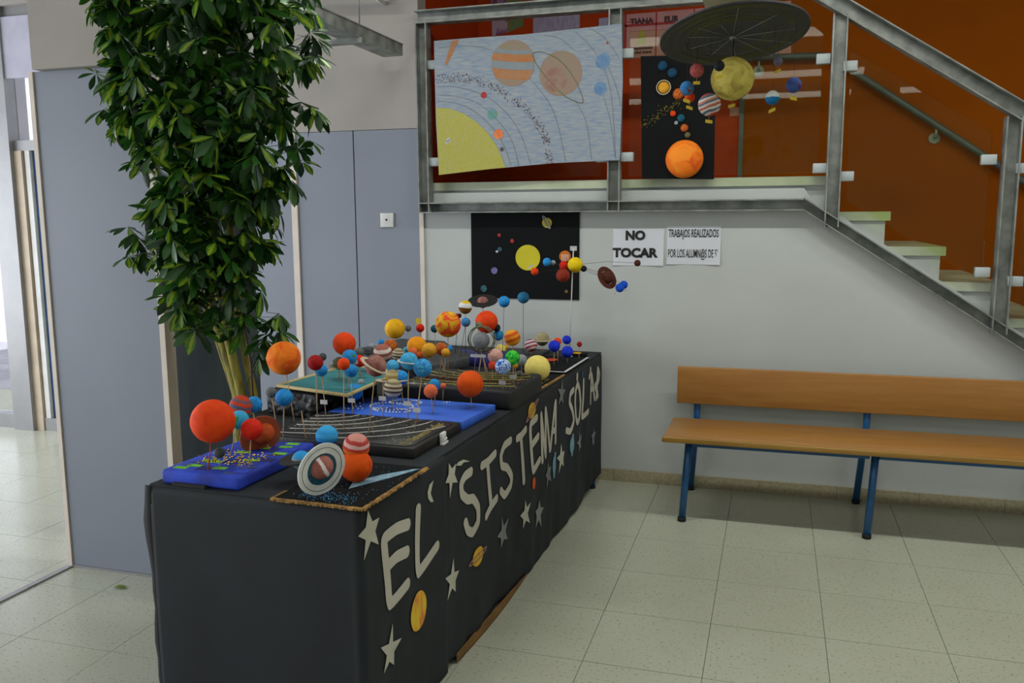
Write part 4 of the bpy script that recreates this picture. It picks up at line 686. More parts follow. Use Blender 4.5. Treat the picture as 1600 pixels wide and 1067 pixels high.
def disp(s_, z):
    q = max(0, 1-z/.75)
    return (.004*math.sin(s_*9+1)+.003*math.sin(s_*23+z*4)+.002*math.sin(s_*41-z*7))*q*min(1, q*3)+.0012*math.sin(s_*17+z*9)
def panel_path(d):   # distance along near panel -> (point, outward normal), d from left edge round the corner
    L1 = .675; r = .014
    if d < L1-r: return T(0, L1-d, 0)-DU*.002, -DU
    if d < L1-r+r*PI/2:
        a = (d-(L1-r))/r; c = T(r, r, 0); return c-DU*(math.cos(a)*(r+.002))+DN*(math.sin(a)*(r+.002)), (-DU*math.cos(a)+DN*math.sin(a))
    s_ = r+d-(L1-r+r*PI/2); return T(s_, 0, 0)+DN*.002, DN
def sheet(name, nI, nJ, fn, m, th=.0012):
    vs = [fn(i/nI, j/nJ) for i in range(nI+1) for j in range(nJ+1)]
    fs = [(i*(nJ+1)+j, (i+1)*(nJ+1)+j, (i+1)*(nJ+1)+j+1, i*(nJ+1)+j+1) for i in range(nI) for j in range(nJ)]
    o = MB().add(vs, fs, True).build(name, m, cv)
    if th:
        sd = o.modifiers.new('solid', 'SOLIDIFY'); sd.thickness = th; sd.offset = -1
    return o
def nearf(u, v):
    Lt = .675+.53+.02-.022+.014; d = u*Lt; p, n = panel_path(d); z = .006+v*.7455
    if d < .66: q = .003*math.sin(d*14+z*3)*(1-v)
    else: q = disp(d-.66, z)+.0015
    rd = max(0, v-.985)/.015
    return p+n*(q-.004*rd)+Vector((0, 0, z))
sheet('near_panel', 90, 26, nearf, coverm)
HEM = [(.50, .032), (.9, .027), (1.2, .015), (1.41, .004), (1.75, .004), (2.2, .02), (2.62, .05), (2.76, .055)]
def hem(s_):
    for (a, x), (b, y) in zip(HEM, HEM[1:]):
        if s_ <= b: return x+(y-x)*max(0, (s_-a))/(b-a)
    return HEM[-1][1]
def farf(u, v):
    s_ = .51+u*2.245; z0 = hem(s_); z = z0+(.7515-z0)*v
    rd = max(0, v-.985)/.015
    return T(s_, 0, z)+DN*(disp(s_, z)-.0005-.004*rd)
sheet('far_panel', 150, 26, farf, coverm)
random.seed(11); jag = [0]
for k in range(14): jag.append(max(-.012, min(.03, jag[-1]+random.uniform(-.012, .013))))
jag = [.010, .016, .024, .020, .012, .006, .008, .004, .010, .012, .006, .008, .003, .008, .004]
def jagf(u, v):
    i = min(13, int((1-v)*14)); f_ = (1-v)*14-i; e = jag[i]*(1-f_)+jag[i+1]*f_
    d0 = .675+.004+e*1.0-.02*(0)
    return T(-.001, .67+u*(e+.010), .006+v*.742)
sheet('torn_edge', 2, 42, jagf, coverin)
def leftf(u, v): return T(.002+u*.796, .677, .004+v*.744)
sheet('left_panel', 10, 4, leftf, coverm); sheet('left_panel', 10, 4, lambda u, v: T(.8+u*.7, .932, .004+v*.744), coverm); sheet('left_panel', 4, 4, lambda u, v: T(.8, .677+u*.255, .004+v*.744), coverm)
sheet('left_panel', 10, 4, lambda u, v: T(1.5+u*1.25, 1.122, .004+v*.744), coverm); sheet('left_panel', 4, 4, lambda u, v: T(1.5, .932+u*.19, .004+v*.744), coverm)
sheet('hem_lining', 40, 4, lambda u, v: T(.62+u*.77, -.002-.012*(1-v)*math.sin(PI*min(1, u*1.02))-.002, .0015+v*(hem(.62+u*.77)+.004)), kraft)
def LP(s_, z, off=.0028):  # on the side panel
    extra = .0035 if s_ < .545 else 0
    return T(s_, 0, z)+DN*(disp(s_, z)+off+extra)
def ribbon(strokes, w):
    """letter from capsule strokes in (s,z)"""
    b = MB()
    for st in strokes:
        P = [Vector((a, c)) for a, c in st]; Q = []
        n = len(P)
        for i in range(n-1):
            p0, p1, p2, p3 = P[max(i-1, 0)], P[i], P[i+1], P[min(i+2, n-1)]
            # soft corner: blend of straight and spline
            for q in range(5):
                t_ = q/5; sp = .5*((2*p1)+(-p0+p2)*t_+(2*p0-5*p1+4*p2-p3)*t_*t_+(-p0+3*p1-3*p2+p3)*t_**3)
                Q.append(sp*.55+(p1*(1-t_)+p2*t_)*.45)
        Q.append(P[-1]); h = w/2
        for a, c in zip(Q, Q[1:]):
            d_ = (c-a)
            if d_.length < 1e-6: continue
            d_.normalize(); nn = Vector((-d_.y, d_.x)); k0 = math.atan2(d_.y, d_.x)
            out = [c+Vector((math.cos(k0+t_), math.sin(k0+t_)))*h for t_ in [PI*(q/8-.5) for q in range(9)]]+[a+Vector((math.cos(k0+t_), math.sin(k0+t_)))*h for t_ in [PI*(q/8+.5) for q in range(9)]]
            b.add([LP(v.x, v.y) for v in out], [tuple(range(len(out)))])
    return b
for nm, w, st in LETTERS:
    o = ribbon(st, w*1.0).build('letter', lettm, cv); o['label'] = 'grey paper letter '+nm
def poly_on_skirt(name, pts, m, off=.0032, label=None):
    n = len(pts); cx = sum(p[0] for p in pts)/n; cz = sum(p[1] for p in pts)/n
    P = [LP(a, c, off) for a, c in pts]+[LP(cx, cz, off)]
    o = MB().add(P, [(i, (i+1) % n, n) for i in range(n)]).build(name, m, cv)
    if label: o['label'] = label
    return o
for i, (s_, z, r, a, mm) in enumerate(STARS):
    r = abs(r); pts = []
    a0 = PI/2+[.12, -.15, -.25, .2, .1, -.2, .15, .05, -.2, .15, -.1, -.9][i]
    for k in range(10):
        rr = r*(1 if k % 2 == 0 else .42)*(1+.12*math.sin(k*2.3+i)); t_ = a0-2*PI*k/10
        pts.append((s_+rr*1.0*math.cos(t_), z+rr*math.sin(t_)))
    poly_on_skirt('star', pts, mm, .0034, 'silver grey paper star' if mm == 'silver' else 'cream paper star')
for i, (s_, z, rx, rz, mm) in enumerate(PAPERS):
    pts = [(s_+rx*math.cos(2*PI*k/24), z+rz*math.sin(2*PI*k/24)) for k in range(24)]
    o = poly_on_skirt('paper_planet', pts, mm, .0036)
    if mm in ('satpaper', 'bluepaper'):
        b = MB(); e = []
        for k in range(28):
            t_ = 2*PI*k/28; u = (1.75*rx if mm == 'satpaper' else 1.3*rz)*math.cos(t_); v = .28*rz*math.sin(t_); an = (.02 if i == 1 else .4) if mm == 'satpaper' else 1.35
            e.append(LP(s_+u*math.cos(an)-v*math.sin(an), z+u*math.sin(an)+v*math.cos(an), .005))
        b.tube(e, .0022, 5, True); b.build('paper_ring', 'pinkbrownpaper' if mm == 'satpaper' else 'bluepaper', o)
poly_on_skirt('paper_moon', MOON, creamst, .003); poly_on_skirt('star_tail', TAIL, creamst, .003)

# ------------------------------------------------------------------ solar system models
def W2(p, root): return Vector(p)
MODELS = {}
zb = .7525
def board(name, label, corners, z0, z1, m, bevel=.0, seg=2, part='board'):
    cx = sum(c[0] for c in corners)/len(corners); cw = sum(c[1] for c in corners)/len(corners)
    t = thing(name, label, 'model', tuple(T(cx, cw, z0)))
    o = MB().prism([T(s_, w_, z0) for s_, w_ in corners], (0, 0, z1-z0)).build(part, m, t, loc=tuple(T(cx, cw, z0)), bevel=bevel, seg=seg)
    return t
# A : blue foam
A = board('solar_system_model', 'solar system model on a blue painted foam base with lime patches, nearest left', [(.012, .645), (.018, .385), (.41, .385), (.37, .635)], zb, .794, bluefoam, .010, 3, 'foam_base')
fb = A.children[0]
random.seed(21)
def patch(par, s_, w_, ls, lw, z, m, nm='painted_patch', rot=.1):
    c, s2 = math.cos(rot), math.sin(rot); P = []
    for a, b_ in ((-ls, -lw), (ls, -lw), (ls, lw), (-ls, lw)): P.append(T(s_+(a*c-b_*s2)/2, w_+(a*s2+b_*c)/2, z))
    return MB().prism(P, (0, 0, .0012)).build(nm, m, par)
for s_, w_, m_ in ((.075, .575, greenp), (.045, .60, greenp), (.075, .49, greenp), (.13, .565, greenp), (.125, .545, greenp), (.17, .45, greenp), (.26, .415, greenp), (.33, .44, greenp), (.37, .44, greenp), (.30, .50, greenp), (.24, .53, greenp), (.10, .43, patchl), (.07, .41, patchl), (.19, .41, patchd), (.23, .60, patchd), (.33, .58, patchd), (.14, .50, patchd), (.28, .46, patchd), (.06, .53, patchd), (.31, .41, patchl)):
    patch(A, s_, w_, .022 if m_ is greenp else .035, .042, .7935, m_)
for k in range(22): patch(A, random.uniform(.03, .38), random.uniform(.41, .62), .005, .04, .7940, grass, 'gold_dash', random.uniform(-.3, .3))
b = MB()
for k in range(130):
    q = k/130*1.6+.6; rr = random.gauss(.15, .012); s_, w_ = .02+rr*1.5*math.sin(q)-.0, .62-rr*1.25*abs(math.cos(q-.5))-.02
    s_, w_ = .175+random.gauss(0, .018)+.05*math.sin(k), .42+.18*(k/130)+random.gauss(0, .006)
    c = T(s_, min(max(w_, .40), .62), .7965); b.sphere(c, .0026, 6, 4)
o = b.build('gold_sequins', sequin, A); o['kind'] = 'stuff'
MODELS['A'] = A
# gap under the foam's near side: its shade put in as a dark block
MB().prism([T(.004, .60, zb), T(.004, .49, zb), T(.02, .49, zb), T(.02, .60, zb)], (0, 0, .009)).build('notch_shade', coverin, A)
# B : torn cardboard with a comet
Bm = board('solar_system_model', 'solar system model on a torn black cardboard sheet with a painted comet', [(-.018, .255), (-.018, -.018), (.375, -.02), (.375, .255)], zb, .7575, blackcard, 0, 2, 'cardboard')
MODELS['B'] = Bm
random.seed(4)
def torn(P0, P1, n, m, par, amp=.004, z0=.751, z1=.7585):
    b = MB(); vs = []
    P0, P1 = Vector(P0), Vector(P1); d_ = (P1-P0).normalized(); nn = d_.cross(Vector((0, 0, 1)))
    for k in range(n+1):
        p = P0+(P1-P0)*k/n; o_ = random.uniform(-amp, amp)
        for dz, dn_ in ((0, .004+o_), (z1-z0, .003+random.uniform(-amp, amp)*.6), (z1-z0+.0008, -.006+random.uniform(-amp, amp)*.5), (0, -.005)):
            vs.append(p+nn*dn_+Vector((0, 0, z0+dz-p.z)))
    fs = []
    for k in range(n):
        for q in range(4): fs.append((k*4+q, k*4+(q+1) % 4, k*4+4+(q+1) % 4, k*4+4+q))
    fs += [(3, 2, 1, 0), (n*4, n*4+1, n*4+2, n*4+3)]
    return b.add(vs, fs).build('torn_edge', m, par)
torn(T(-.019, .258, .755), T(-.019, -.019, .755), 60, cardbrown, Bm, z0=.7525)
torn(T(-.019, -.020, .755), T(.377, -.021, .755), 70, cardbrown, Bm, z0=.7525)
torn(T(.05, .256, .755), T(-.019, .256, .755), 10, cardbrown, Bm, .002, z0=.7525)
MB().prism([T(.12, .10, .7578), T(.15, .085, .7578), T(.25, .035, .7578), T(.355, -.008, .7578), T(.345, .01, .7578), T(.27, .07, .7578), T(.18, .12, .7578)], (0, 0, .0008)).build('painted_comet', cometm, Bm)
b = MB()
for k in range(260):
    s_, w_ = random.gauss(.045, .02), random.uniform(.03, .2)
    if k % 3 == 0: s_, w_ = random.uniform(0, .34), random.uniform(0, .24)
    s_ = max(.0, s_); b.sphere(T(s_, w_, .7582), .0016, 5, 3)
o = b.build('blue_glitter', mat('blue_glitter', S(90, 165, 200), S(60, 130, 180), rough=.2, metal=.5), Bm); o['kind'] = 'stuff'
# C : black case with white orbits
Cm = board('solar_system_model', 'solar system model on a black case with white glue orbits and gold lettering', [(.462, .62), (.462, .064), (.83, .057), (.84, .62)], zb, .786, casem, .003, 2, 'case')
MODELS['C'] = Cm
MB().prism([T(.475, .60, .786), T(.475, .10, .786), T(.50, .078, .786), T(.80, .075, .786), T(.82, .09, .786), T(.82, .60, .786)], (0, 0, .003)).build('raised_lid', casem, Cm, bevel=.001, seg=1)
b = MB()
for k, rr in enumerate((.10, .15, .205, .265, .33, .40, .47)):
    pts = []
    for q in range(25):
        a = -.62+1.45*q/24; s_ = .78-rr*1.0*math.cos(a)*.60+.0; w_ = .62-rr*1.12*math.cos(a*.0)*(.55+.45*math.cos(a))
        # arcs centred on the far left corner
        a = PI*(.03+.47*q/24); s_ = .835-rr*1.15*math.sin(a)*.72; w_ = .625-rr*1.18*math.cos(a)
        if s_ > .482 and w_ > .08 and w_ < .60 and s_ < .818: pts.append(T(s_, w_, .7895))
    if len(pts) > 2: MB().tube(pts, .0018, 5).build('painted_orbit', whiteink, Cm)
for k in range(230): b.sphere(T(random.uniform(.482, .815), random.uniform(.09, .595), .7892), .0014, 5, 3)
o = b.build('white_specks', whiteink, Cm); o['kind'] = 'stuff'
b = MB()
for k in range(60): b.sphere(T(random.gauss(.66, .03), .3+.27*k/60, .7893), .0014, 5, 3)
o = b.build('gold_specks', yelink, Cm); o['kind'] = 'stuff'
Mx = Matrix((DU, DN*-1, Vector((0, 0, 1)))).transposed().to_4x4(); Mx.translation = T(.635, .112, .7895)
text_mesh('lettering', 'El Sistema Solar', goldink, Cm, .046, Mx, .0008, 1.0)
# clasp
b = MB(); c0 = T(.66, .052, .765)
b.box((c0.x-.002, c0.y-.022, .752), (c0.x+.012, c0.y+.022, .760)); b.box((c0.x-.004, c0.y-.018, .760), (c0.x+.006, c0.y+.018, .792)); b.tube([(c0.x+.009, c0.y-.014, .765), (c0.x+.014, c0.y, .775), (c0.x+.009, c0.y+.014, .765)], .003, 6)
b.build('clasp', whitem, Cm, bevel=.001, seg=1)
# D : bright blue board with pearls
Dm = board('solar_system_model', 'solar system model on a bright blue board with pearl orbits', [(.846, .60), (.846, .058), (1.150, .044), (1.156, .52), (1.10, .60)], zb, .785, bluebrd, .002, 1, 'board')
MODELS['D'] = Dm
for (s0, w0, ra, rb) in ((.985, .405, .062, .085), (1.065, .385, .04, .065), (.925, .375, .03, .075)):
    b = MB()
    for k in range(34):
        a = 2*PI*k/34
        if rb < .08 and k % 7 == 0: continue
        b.sphere(T(s0+ra*math.sin(a), w0+rb*math.cos(a), .7865+.002), .0038, 8, 5)
    o = b.build('pearl_ring', pearlm, Dm); o['kind'] = 'stuff'
b = MB()
for s_, w_ in [(.90, .56), (.905, .545), (.91, .53), (.915, .51), (.93, .54), (.945, .535), (.95, .52), (1.12, .235), (1.11, .23), (1.105, .24), (1.125, .225), (.92, .495), (1.0, .55)]: b.sphere(T(s_, w_, .788), .0032, 8, 5)
o = b.build('loose_pearls', pearlm, Dm); o['kind'] = 'stuff'
# E : thick black foam
Em = board('solar_system_model', 'solar system model on thick rounded black foam with yellow orbits and red asteroid belt', [(1.20, .50), (1.20, 0.0), (1.235, -.012), (1.59, -.010), (1.61, .01), (1.61, .50)], zb, .83, foamblack, .014, 3, 'foam_base')
MODELS['E'] = Em
for rr in (.10, .15, .20, .25, .345, .40):
    pts = []
    for q in range(37):
        a = PI*q/36-PI*.5; s_ = 1.62-rr*.9*math.cos(a); w_ = .25+rr*1.35*math.sin(a)*1.05
        if 1.215 < s_ < 1.59 and .01 < w_ < .49: pts.append(T(s_, w_, .831))
    if len(pts) > 2: MB().tube(pts, .0018, 5).build('painted_orbit', yelink, Em)
b = MB()
for k in range(170):
    a = random.uniform(-PI/2, PI/2); rr = random.gauss(.30, .01); s_ = 1.62-rr*.9*math.cos(a); w_ = .25+rr*1.4*math.sin(a)
    if 1.215 < s_ < 1.59 and .01 < w_ < .485:
        c = T(s_, w_, .832); b.box((c.x-.004, c.y-.003, .830), (c.x+.004, c.y+.003, .8345))
o = b.build('red_gravel', redbrown, Em); o['kind'] = 'stuff'
b = MB()
for k in range(160): b.sphere(T(random.uniform(1.215, 1.59), random.uniform(.0, .49), .8312), .0017, 5, 3)
for k in range(150): b.sphere(T(random.uniform(1.215, 1.25), random.uniform(.34, .49), .8312), .0016, 5, 3)
o = b.build('white_specks', whiteink, Em); o['kind'] = 'stuff'
# F : teal tray on a bagged box
bx = MB()
nx = 14; pts = [(.872, .885), (.835, .635), (1.30, .63), (1.32, .87)]
o = MB().prism([T(s_, w_, zb) for s_, w_ in pts], (0, 0, .094)).build('bagged_box', bagm, None, bevel=.008)
tag(o, 'box wrapped in shiny black plastic under the teal board', 'box')
Fm = board('solar_system_model', 'solar system model on a teal board with a pale wooden frame', [(.905, .835), (.822, .505), (1.30, .53), (1.36, .80)], .850, .862, tealm, 0, 1, 'board')
MODELS['F'] = Fm
cs = [(.893, .845), (.808, .494), (1.31, .52), (1.372, .81)]
for (a, b_) in zip(cs, cs[1:]+cs[:1]):
    MB().tube([T(a[0], a[1], .860), T(b_[0], b_[1], .860)], .0075, 6).build('frame_strip', palewood, Fm)
# G : grey slab with black plastic under it
Gm = board('solar_system_model', 'solar system model on a large dark grey slab at the back left of the table', [(1.64, .53), (1.90, .452), (2.02, .50), (2.20, .66), (2.40, .80), (2.42, 1.08), (1.66, 1.06)], .79, .83, slabm, .002, 1, 'slab')
MODELS['G'] = Gm
MB().prism([T(s_, w_, zb) for s_, w_ in ((1.65, .57), (1.88, .49), (2.18, .70), (2.38, .84), (2.38, 1.05), (1.70, 1.03))], (0, 0, .038)).build('plastic_wrapped_support', bagm, Gm, bevel=.004)
# K : purple blue board, M : back board, H : bordered board, I : gold edged sheet
Km = board('solar_system_model', 'solar system model with a bright red sun on a purple blue board at the back', [(2.10, .36), (2.10, .545), (2.17, .60), (2.33, .72), (2.345, .36)], zb, .80, purpleb, .002, 1); MODELS['K'] = Km
Mm = board('solar_system_model', 'solar system model on a dark board by the wall with the tallest wire', [(2.36, .28), (2.36, .50), (2.68, .50), (2.68, .28)], zb, .765, slabm, .001, 1); MODELS['M'] = Mm
Hm = board('solar_system_model', 'solar system model on a black board edged with white tape, far right corner', [(2.005, .003), (2.47, .003), (2.47, .262), (2.005, .262)], zb, .765, blackcard, 0, 1); MODELS['H'] = Hm
for pa, pb in (((2.005, .008), (2.47, .008)), ((2.01, .003), (2.01, .10))):
    a, c = Vector(pa), Vector(pb); dd = (c-a).normalized(); nn = Vector((-dd.y, dd.x))*.007
    MB().prism([T(*(a+nn), .7652), T(*(c+nn), .7652), T(*(c-nn), .7652), T(*(a-nn), .7652)], (0, 0, .001)).build('white_tape', tagm, Hm)
Im = board('solar_system_model', 'solar system model on a black cardboard sheet with gold lettering and brown edge', [(1.64, .012), (1.995, .004), (1.995, .40), (1.64, .40)], zb, .757, blackcard, 0, 1, 'cardboard'); MODELS['I'] = Im
for a, c in (((1.64, .40), (1.64, .012)), ((1.64, .012), (1.995, .004))): torn(T(*a, .755), T(*c, .755), 30, cardbrown, Im, .001, .7525, .7578)
Mx = Matrix((DU, DN*-1, Vector((0, 0, 1)))).transposed().to_4x4(); Mx.translation = T(1.77, .045, .7575)
text_mesh('lettering', 'Sistema Solar', goldink, Im, .034, Mx, .0004, 1)
MB().ring(T(2.33, .17, .7675), (0, 0, 1), 0, .035, .002, 30).build('coral_disc', 'coral', Hm)
yl = tag(MB().box(tuple(T(2.56, .09, .7522)-Vector((.05, .03, 0))), tuple(T(2.56, .09, .7522)+Vector((.05, .03, .018)))).build('black_box', blackcard), 'small black box with a yellow top at the far table corner', 'box')
MB().ring(T(2.56, .09, .772), (0, 0, 1), 0, .022, .003, 24).build('yellow_disc', 'yellow', yl)
# card tags lying on table
random.seed(17)
def orient(o, rx, ry, rz): o.rotation_euler = (rx, ry, rz)
for bd, c, r, base, mn, lb, rg, ex in PLANETS:
    root = MODELS[bd]; c = Vector(c)
    if bd == 'F': c.z = c.z
    sq = (1, 1, .75) if 'pebble' in lb else (1, 1, 1)
    o = MB().sphere((0, 0, 0), r, 32, 18, sq).build('planet', mn, root)
    o.location = c-Vector(root['wl']); o['wl'] = tuple(c); o['label'] = lb
    tilt = Matrix.Rotation(random.uniform(-.35, .35), 3, 'X') @ Matrix.Rotation(random.uniform(-.35, .35), 3, 'Y') @ Matrix.Rotation(random.uniform(0, 6), 3, 'Z')
    if mn == 'pinksat': tilt = Matrix.Rotation(1.0, 3, 'Y') @ Matrix.Rotation(-.5, 3, 'X')
    if mn in ('uranus', 'blue2', 'capball', 'beige', 'jup_cream', 'satyel'): tilt = Matrix.Rotation(.1, 3, 'Y')
    # bake the turn into the mesh but keep the texture frame: rotate object, children are unparented from rotation by using world meshes
    o.rotation_euler = tilt.to_euler(); inv = tilt.inverted()
    def kid(mb, name, m, pl=o, c=c, inv=inv):
        mb.v = [tuple(inv @ (Vector(v)-c)) for v in mb.v]
        k = mb.build(name, m); k.parent = pl; return k
    if 'nostick' not in ex and ex != 'disc':
        zt = {'A': .794, 'B': .7575, 'C': .789, 'D': .785, 'E': .83, 'F': .862, 'G': .83, 'H': .765, 'K': .80, 'M': .765, 'I': .757}[bd]
        b_ = Vector(base); b_.z = zt-.002; d_ = (c-b_).normalized()
        sm_ = wirem if 'blackstick' in ex else redstick if 'redstick' in ex else stickm
        sr = .0013 if 'blackstick' in ex else .0018
        if ex == 'hoops':
            for dx in (-.03, .012, .02): kid(MB().tube([b_+Vector((dx, dx*.5, 0)), c-Vector((dx*.2, 0, r*.8))], .0024, 6), 'stick', stickm)
        elif ex == 'twostick':
            for dx in (-.014, .014): kid(MB().tube([b_+Vector((dx, 0, 0)), c-Vector((dx*.3, 0, r*.8))], .0018, 6), 'stick', stickm)
        else: kid(MB().tube([b_, c-d_*r*.9], sr, 6), 'stick', sm_)
        if ex == 'tag':
            q = b_+(c-b_)*.32; kid(MB().box((q.x-.016, q.y-.003, q.z-.008), (q.x+.012, q.y-.0018, q.z+.008)), 'paper_tag', tagm)
    if ex == 'tagfront': kid(MB().box((c.x-.03, c.y-r-.004, c.z-.008), (c.x+.006, c.y-r-.003, c.z+.008)), 'paper_tag', tagm)
    if ex == 'tagtop': kid(MB().box((c.x-.022, c.y-.002, c.z+r-.001), (c.x+.004, c.y, c.z+r+.03)), 'paper_tag', yeltag)
    if rg:
        rc_, n_, ra, inn, rm = rg; rc_ = Vector(rc_); n_ = Vector(n_)
        r0 = ra*inn if inn > 0 else 0
        kid(MB().ring(rc_, n_, r0, ra, .0035 if ra > .03 else .002, 56, .008), 'ring', rm)
        if ex == 'disc':
            kid(MB().ring(rc_-n_*.001*(1 if n_.dot(Vector((0, -1, .3))) > 0 else -1), n_, 0, ra*.64, .002, 40), 'glitter_disc', mat('teal_glitter', S(40, 95, 115), S(25, 65, 85), rough=.4, scale=80))
            sg = 1 if n_.dot(Vector((0, -1, .3))) > 0 else -1
            kid(MB().tube([rc_+n_*(sg*.0022)+(n_.orthogonal().normalized()*math.cos(2*PI*k/48)+n_.cross(n_.orthogonal().normalized())*math.sin(2*PI*k/48))*ra*.84 for k in range(48)], .0007, 4, True), 'ink_line', 'p_black')
    if ex == 'hoops':
        for k, (rr, ax) in enumerate(((r*1.68, Vector((.2, 1, .15))), (r*1.58, Vector((-.25, 1, .25))), (r*1.5, Vector((.1, 1, -.25))))):
            n_ = ax.normalized(); a_ = n_.orthogonal().normalized(); b2 = n_.cross(a_)
            kid(MB().tube([c+Vector((.002*k, 0, .004*k))+(a_*math.cos(2*PI*q/60)+b2*math.sin(2*PI*q/60))*rr for q in range(60)], .002, 6, True), 'wire_hoop', mat('brass_wire', S(120, 115, 85), S(90, 88, 66), rough=.4, metal=.6))
        kid(MB().box((c.x-.03, c.y-.05, c.z-r*1.75), (c.x+.035, c.y-.048, c.z-r*1.75+.012)), 'paper_tag', tagm)
# top swirl ball and dots are in their materials

# ------------------------------------------------------------------ planet mobile on a white stick
sm = STICKMOBILE; bp = Vector(sm['base']); tp = Vector(sm['top'][:3]); bp.z = .7522; bp.y = 4.50; bp.x = tp.x-.03
mt = thing('planet_mobile', 'white stick mobile with a yellow sun and wired planets before the black poster', 'mobile', tuple(bp))
MB().tube([bp, tp], .0028, 8).build('stick', whitem, mt)
MB().tube([bp, bp+Vector((0, 0, .008))], .02, 16).build('foot', tagm, mt)
sunc = Vector(sm['balls'][0][:3])
lab = ['yellow sun ball', 'blue ball', 'grey ball', 'small orange ball with a name tag', 'red ball', 'dark red ball', 'orange striped disc', 'black ball', 'brown ball with a brown ring', 'royal blue ball in front', 'royal blue ball behind', 'small brown ball at the end of its wire']
for i, (x, y, z, r, mn) in enumerate(sm['balls']):
    c = Vector((x, y, z))
    if i == 6:
        o = MB().ring(c, (0, 1, .1), 0, r, .006, 28).build('planet', mn, mt)
        for k in (-.5, -.15, .2, .55): MB().box((c.x+k*r-.0022, c.y-.0042, c.z-r*.8), (c.x+k*r+.0022, c.y-.0032, c.z+r*.8)).build('stripe', whitem, o)
    else: o = MB().sphere(c, r, 24, 14).build('planet', mn, mt, loc=tuple(c))
    o['label'] = lab[i]
    if i:
        mid = (c+sunc)/2+Vector((0, .01, -.012 if i < 9 else .012))
        MB().tube([sunc, mid, c], .0009, 5).build('wire', wirem, o)
    if i == 8: MB().ring(c, (.75, -.5, .45), r*1.05, r*1.8, .002, 40).build('ring', 'brown', o)
    if i == 3: MB().prism([(x-.035, y-.01, z+.022), (x-.008, y-.01, z+.04), (x-.004, y-.01, z+.030), (x-.030, y-.01, z+.012)], (0, .001, 0)).build('name_tag', tagm, o)
    if i in (9, 10): MB().tube([c, c+Vector((-.03 if i == 9 else .012, 0, -.035))], .0008, 5).build('tag_wire', wirem, o)
MB().box((tp.x-.018, tp.y-.001, tp.z-.012), (tp.x+.018, tp.y+.0005, tp.z+.012)).build('name_tag', tagm, mt)

# ------------------------------------------------------------------ hanging disc with planets
dc_, dn_, dr, cc, sp = DISC; dc_, dn_, cc = Vector(dc_), Vector(dn_), Vector(cc)
hm_ = thing('hanging_solar_system', 'large black disc with yellow rings hanging from the ceiling, planets on threads', 'mobile', tuple(dc_))
MB().ring(dc_, dn_, 0, dr, .006, 72).build('disc', mat('black_disc', S(42, 44, 46), S(34, 36, 38), rough=.6, scale=20), hm_)
def dpt(a, r_, off=-.0035):
    u = dn_.orthogonal().normalized(); v = dn_.cross(u); return dc_+(u*math.cos(a)+v*math.sin(a))*r_+dn_*off
random.seed(2)
for k in range(20):
    rr = dr*(.42+.027*k+random.uniform(-.01, .01)); a0 = random.uniform(0, 6); a1 = a0+random.uniform(3, 6.2)
    MB().tube([dpt(a0+(a1-a0)*q/50, rr*(1+.006*math.sin(q*.5))) for q in range(51)], .0007, 4).build('drawn_ring', mat('dull_yellow_chalk', S(104, 102, 40), rough=.7), hm_)
for p in sp:
    MB().tube([cc-dn_*.005, Vector(p)-dn_*.005], .0007, 4).build('spoke_thread', mat('pale_thread', S(150, 150, 145)), hm_)
MB().tube([cc-dn_*.004, cc-dn_*.010], .010, 14).build('hub', mat('pale_thread', S(150, 150, 145)), hm_)
fo = Vector((dc_.x+.03, dc_.y, 0))
MB().box((dc_.x-.10, dc_.y-.12, dc_.z+.10), (dc_.x+.085, dc_.y+.03, dc_.z+.165)).build('foam_block', mat('cream_foam', S(225, 222, 185), S(215, 210, 170), rough=.8), hm_)
MB().tube([(dc_.x-.03, dc_.y, dc_.z+.16), (dc_.x-.03, dc_.y, CEIL)], .0015, 6).build('hanging_cord', wirem, hm_)
MB().tube([(dc_.x-.03, dc_.y+.0, dc_.z+.002), (dc_.x-.03, dc_.y+.0, dc_.z+.11)], .012, 8).build('spacer', 'yellow', hm_)
lab = ['large pale yellow sun ball', 'pink and red mottled ball', 'blue and brown ball', 'ball with red, white and grey stripes', 'small black ball', 'orange ball behind the blue one', 'white ball with a blue lower half', 'blue ball with a purple cap', 'small lilac grey ball']
for i, (x, y, z, r, mn) in enumerate(HANG):
    c = Vector((x, y, z)); o = MB().sphere((0, 0, 0), r, 32, 18).build('planet', mn, hm_); o.location = c-Vector(hm_['wl']); o['wl'] = tuple(c); o['label'] = lab[i]
    if mn == 'jup_wrb': o.rotation_euler = (.1, -.35, 0); 
    # thread up to the disc
    zt = dc_.z-(dn_.x*(x-dc_.x)+dn_.y*(y-dc_.y))/dn_.z
    if i != 0:
        MB().tube([c, (x, y, zt-.004)], .0007, 4).build('thread', wirem, hm_)
    else: MB().tube([c, (x, y, zt-.004)], .002, 6).build('thread', wirem, hm_)
    a = random.uniform(-.5, .5)
    k = MB().tube([c-Vector((0, 0, r*.9)), c-Vector((0, 0, r+.025))], .0006, 4)
    q = c-Vector((0, 0, r+.018)); k.prism([q+Vector((-.012*math.cos(a), -.004, -.012*math.sin(a)-.006)), q+Vector((.012*math.cos(a), -.004, .012*math.sin(a)-.006)), q+Vector((.012*math.cos(a), -.004, .012*math.sin(a)+.005)), q+Vector((-.012*math.cos(a), -.004, -.012*math.sin(a)+.005))], (0, .001, 0))
    k.build('yellow_tag', yeltag, hm_)

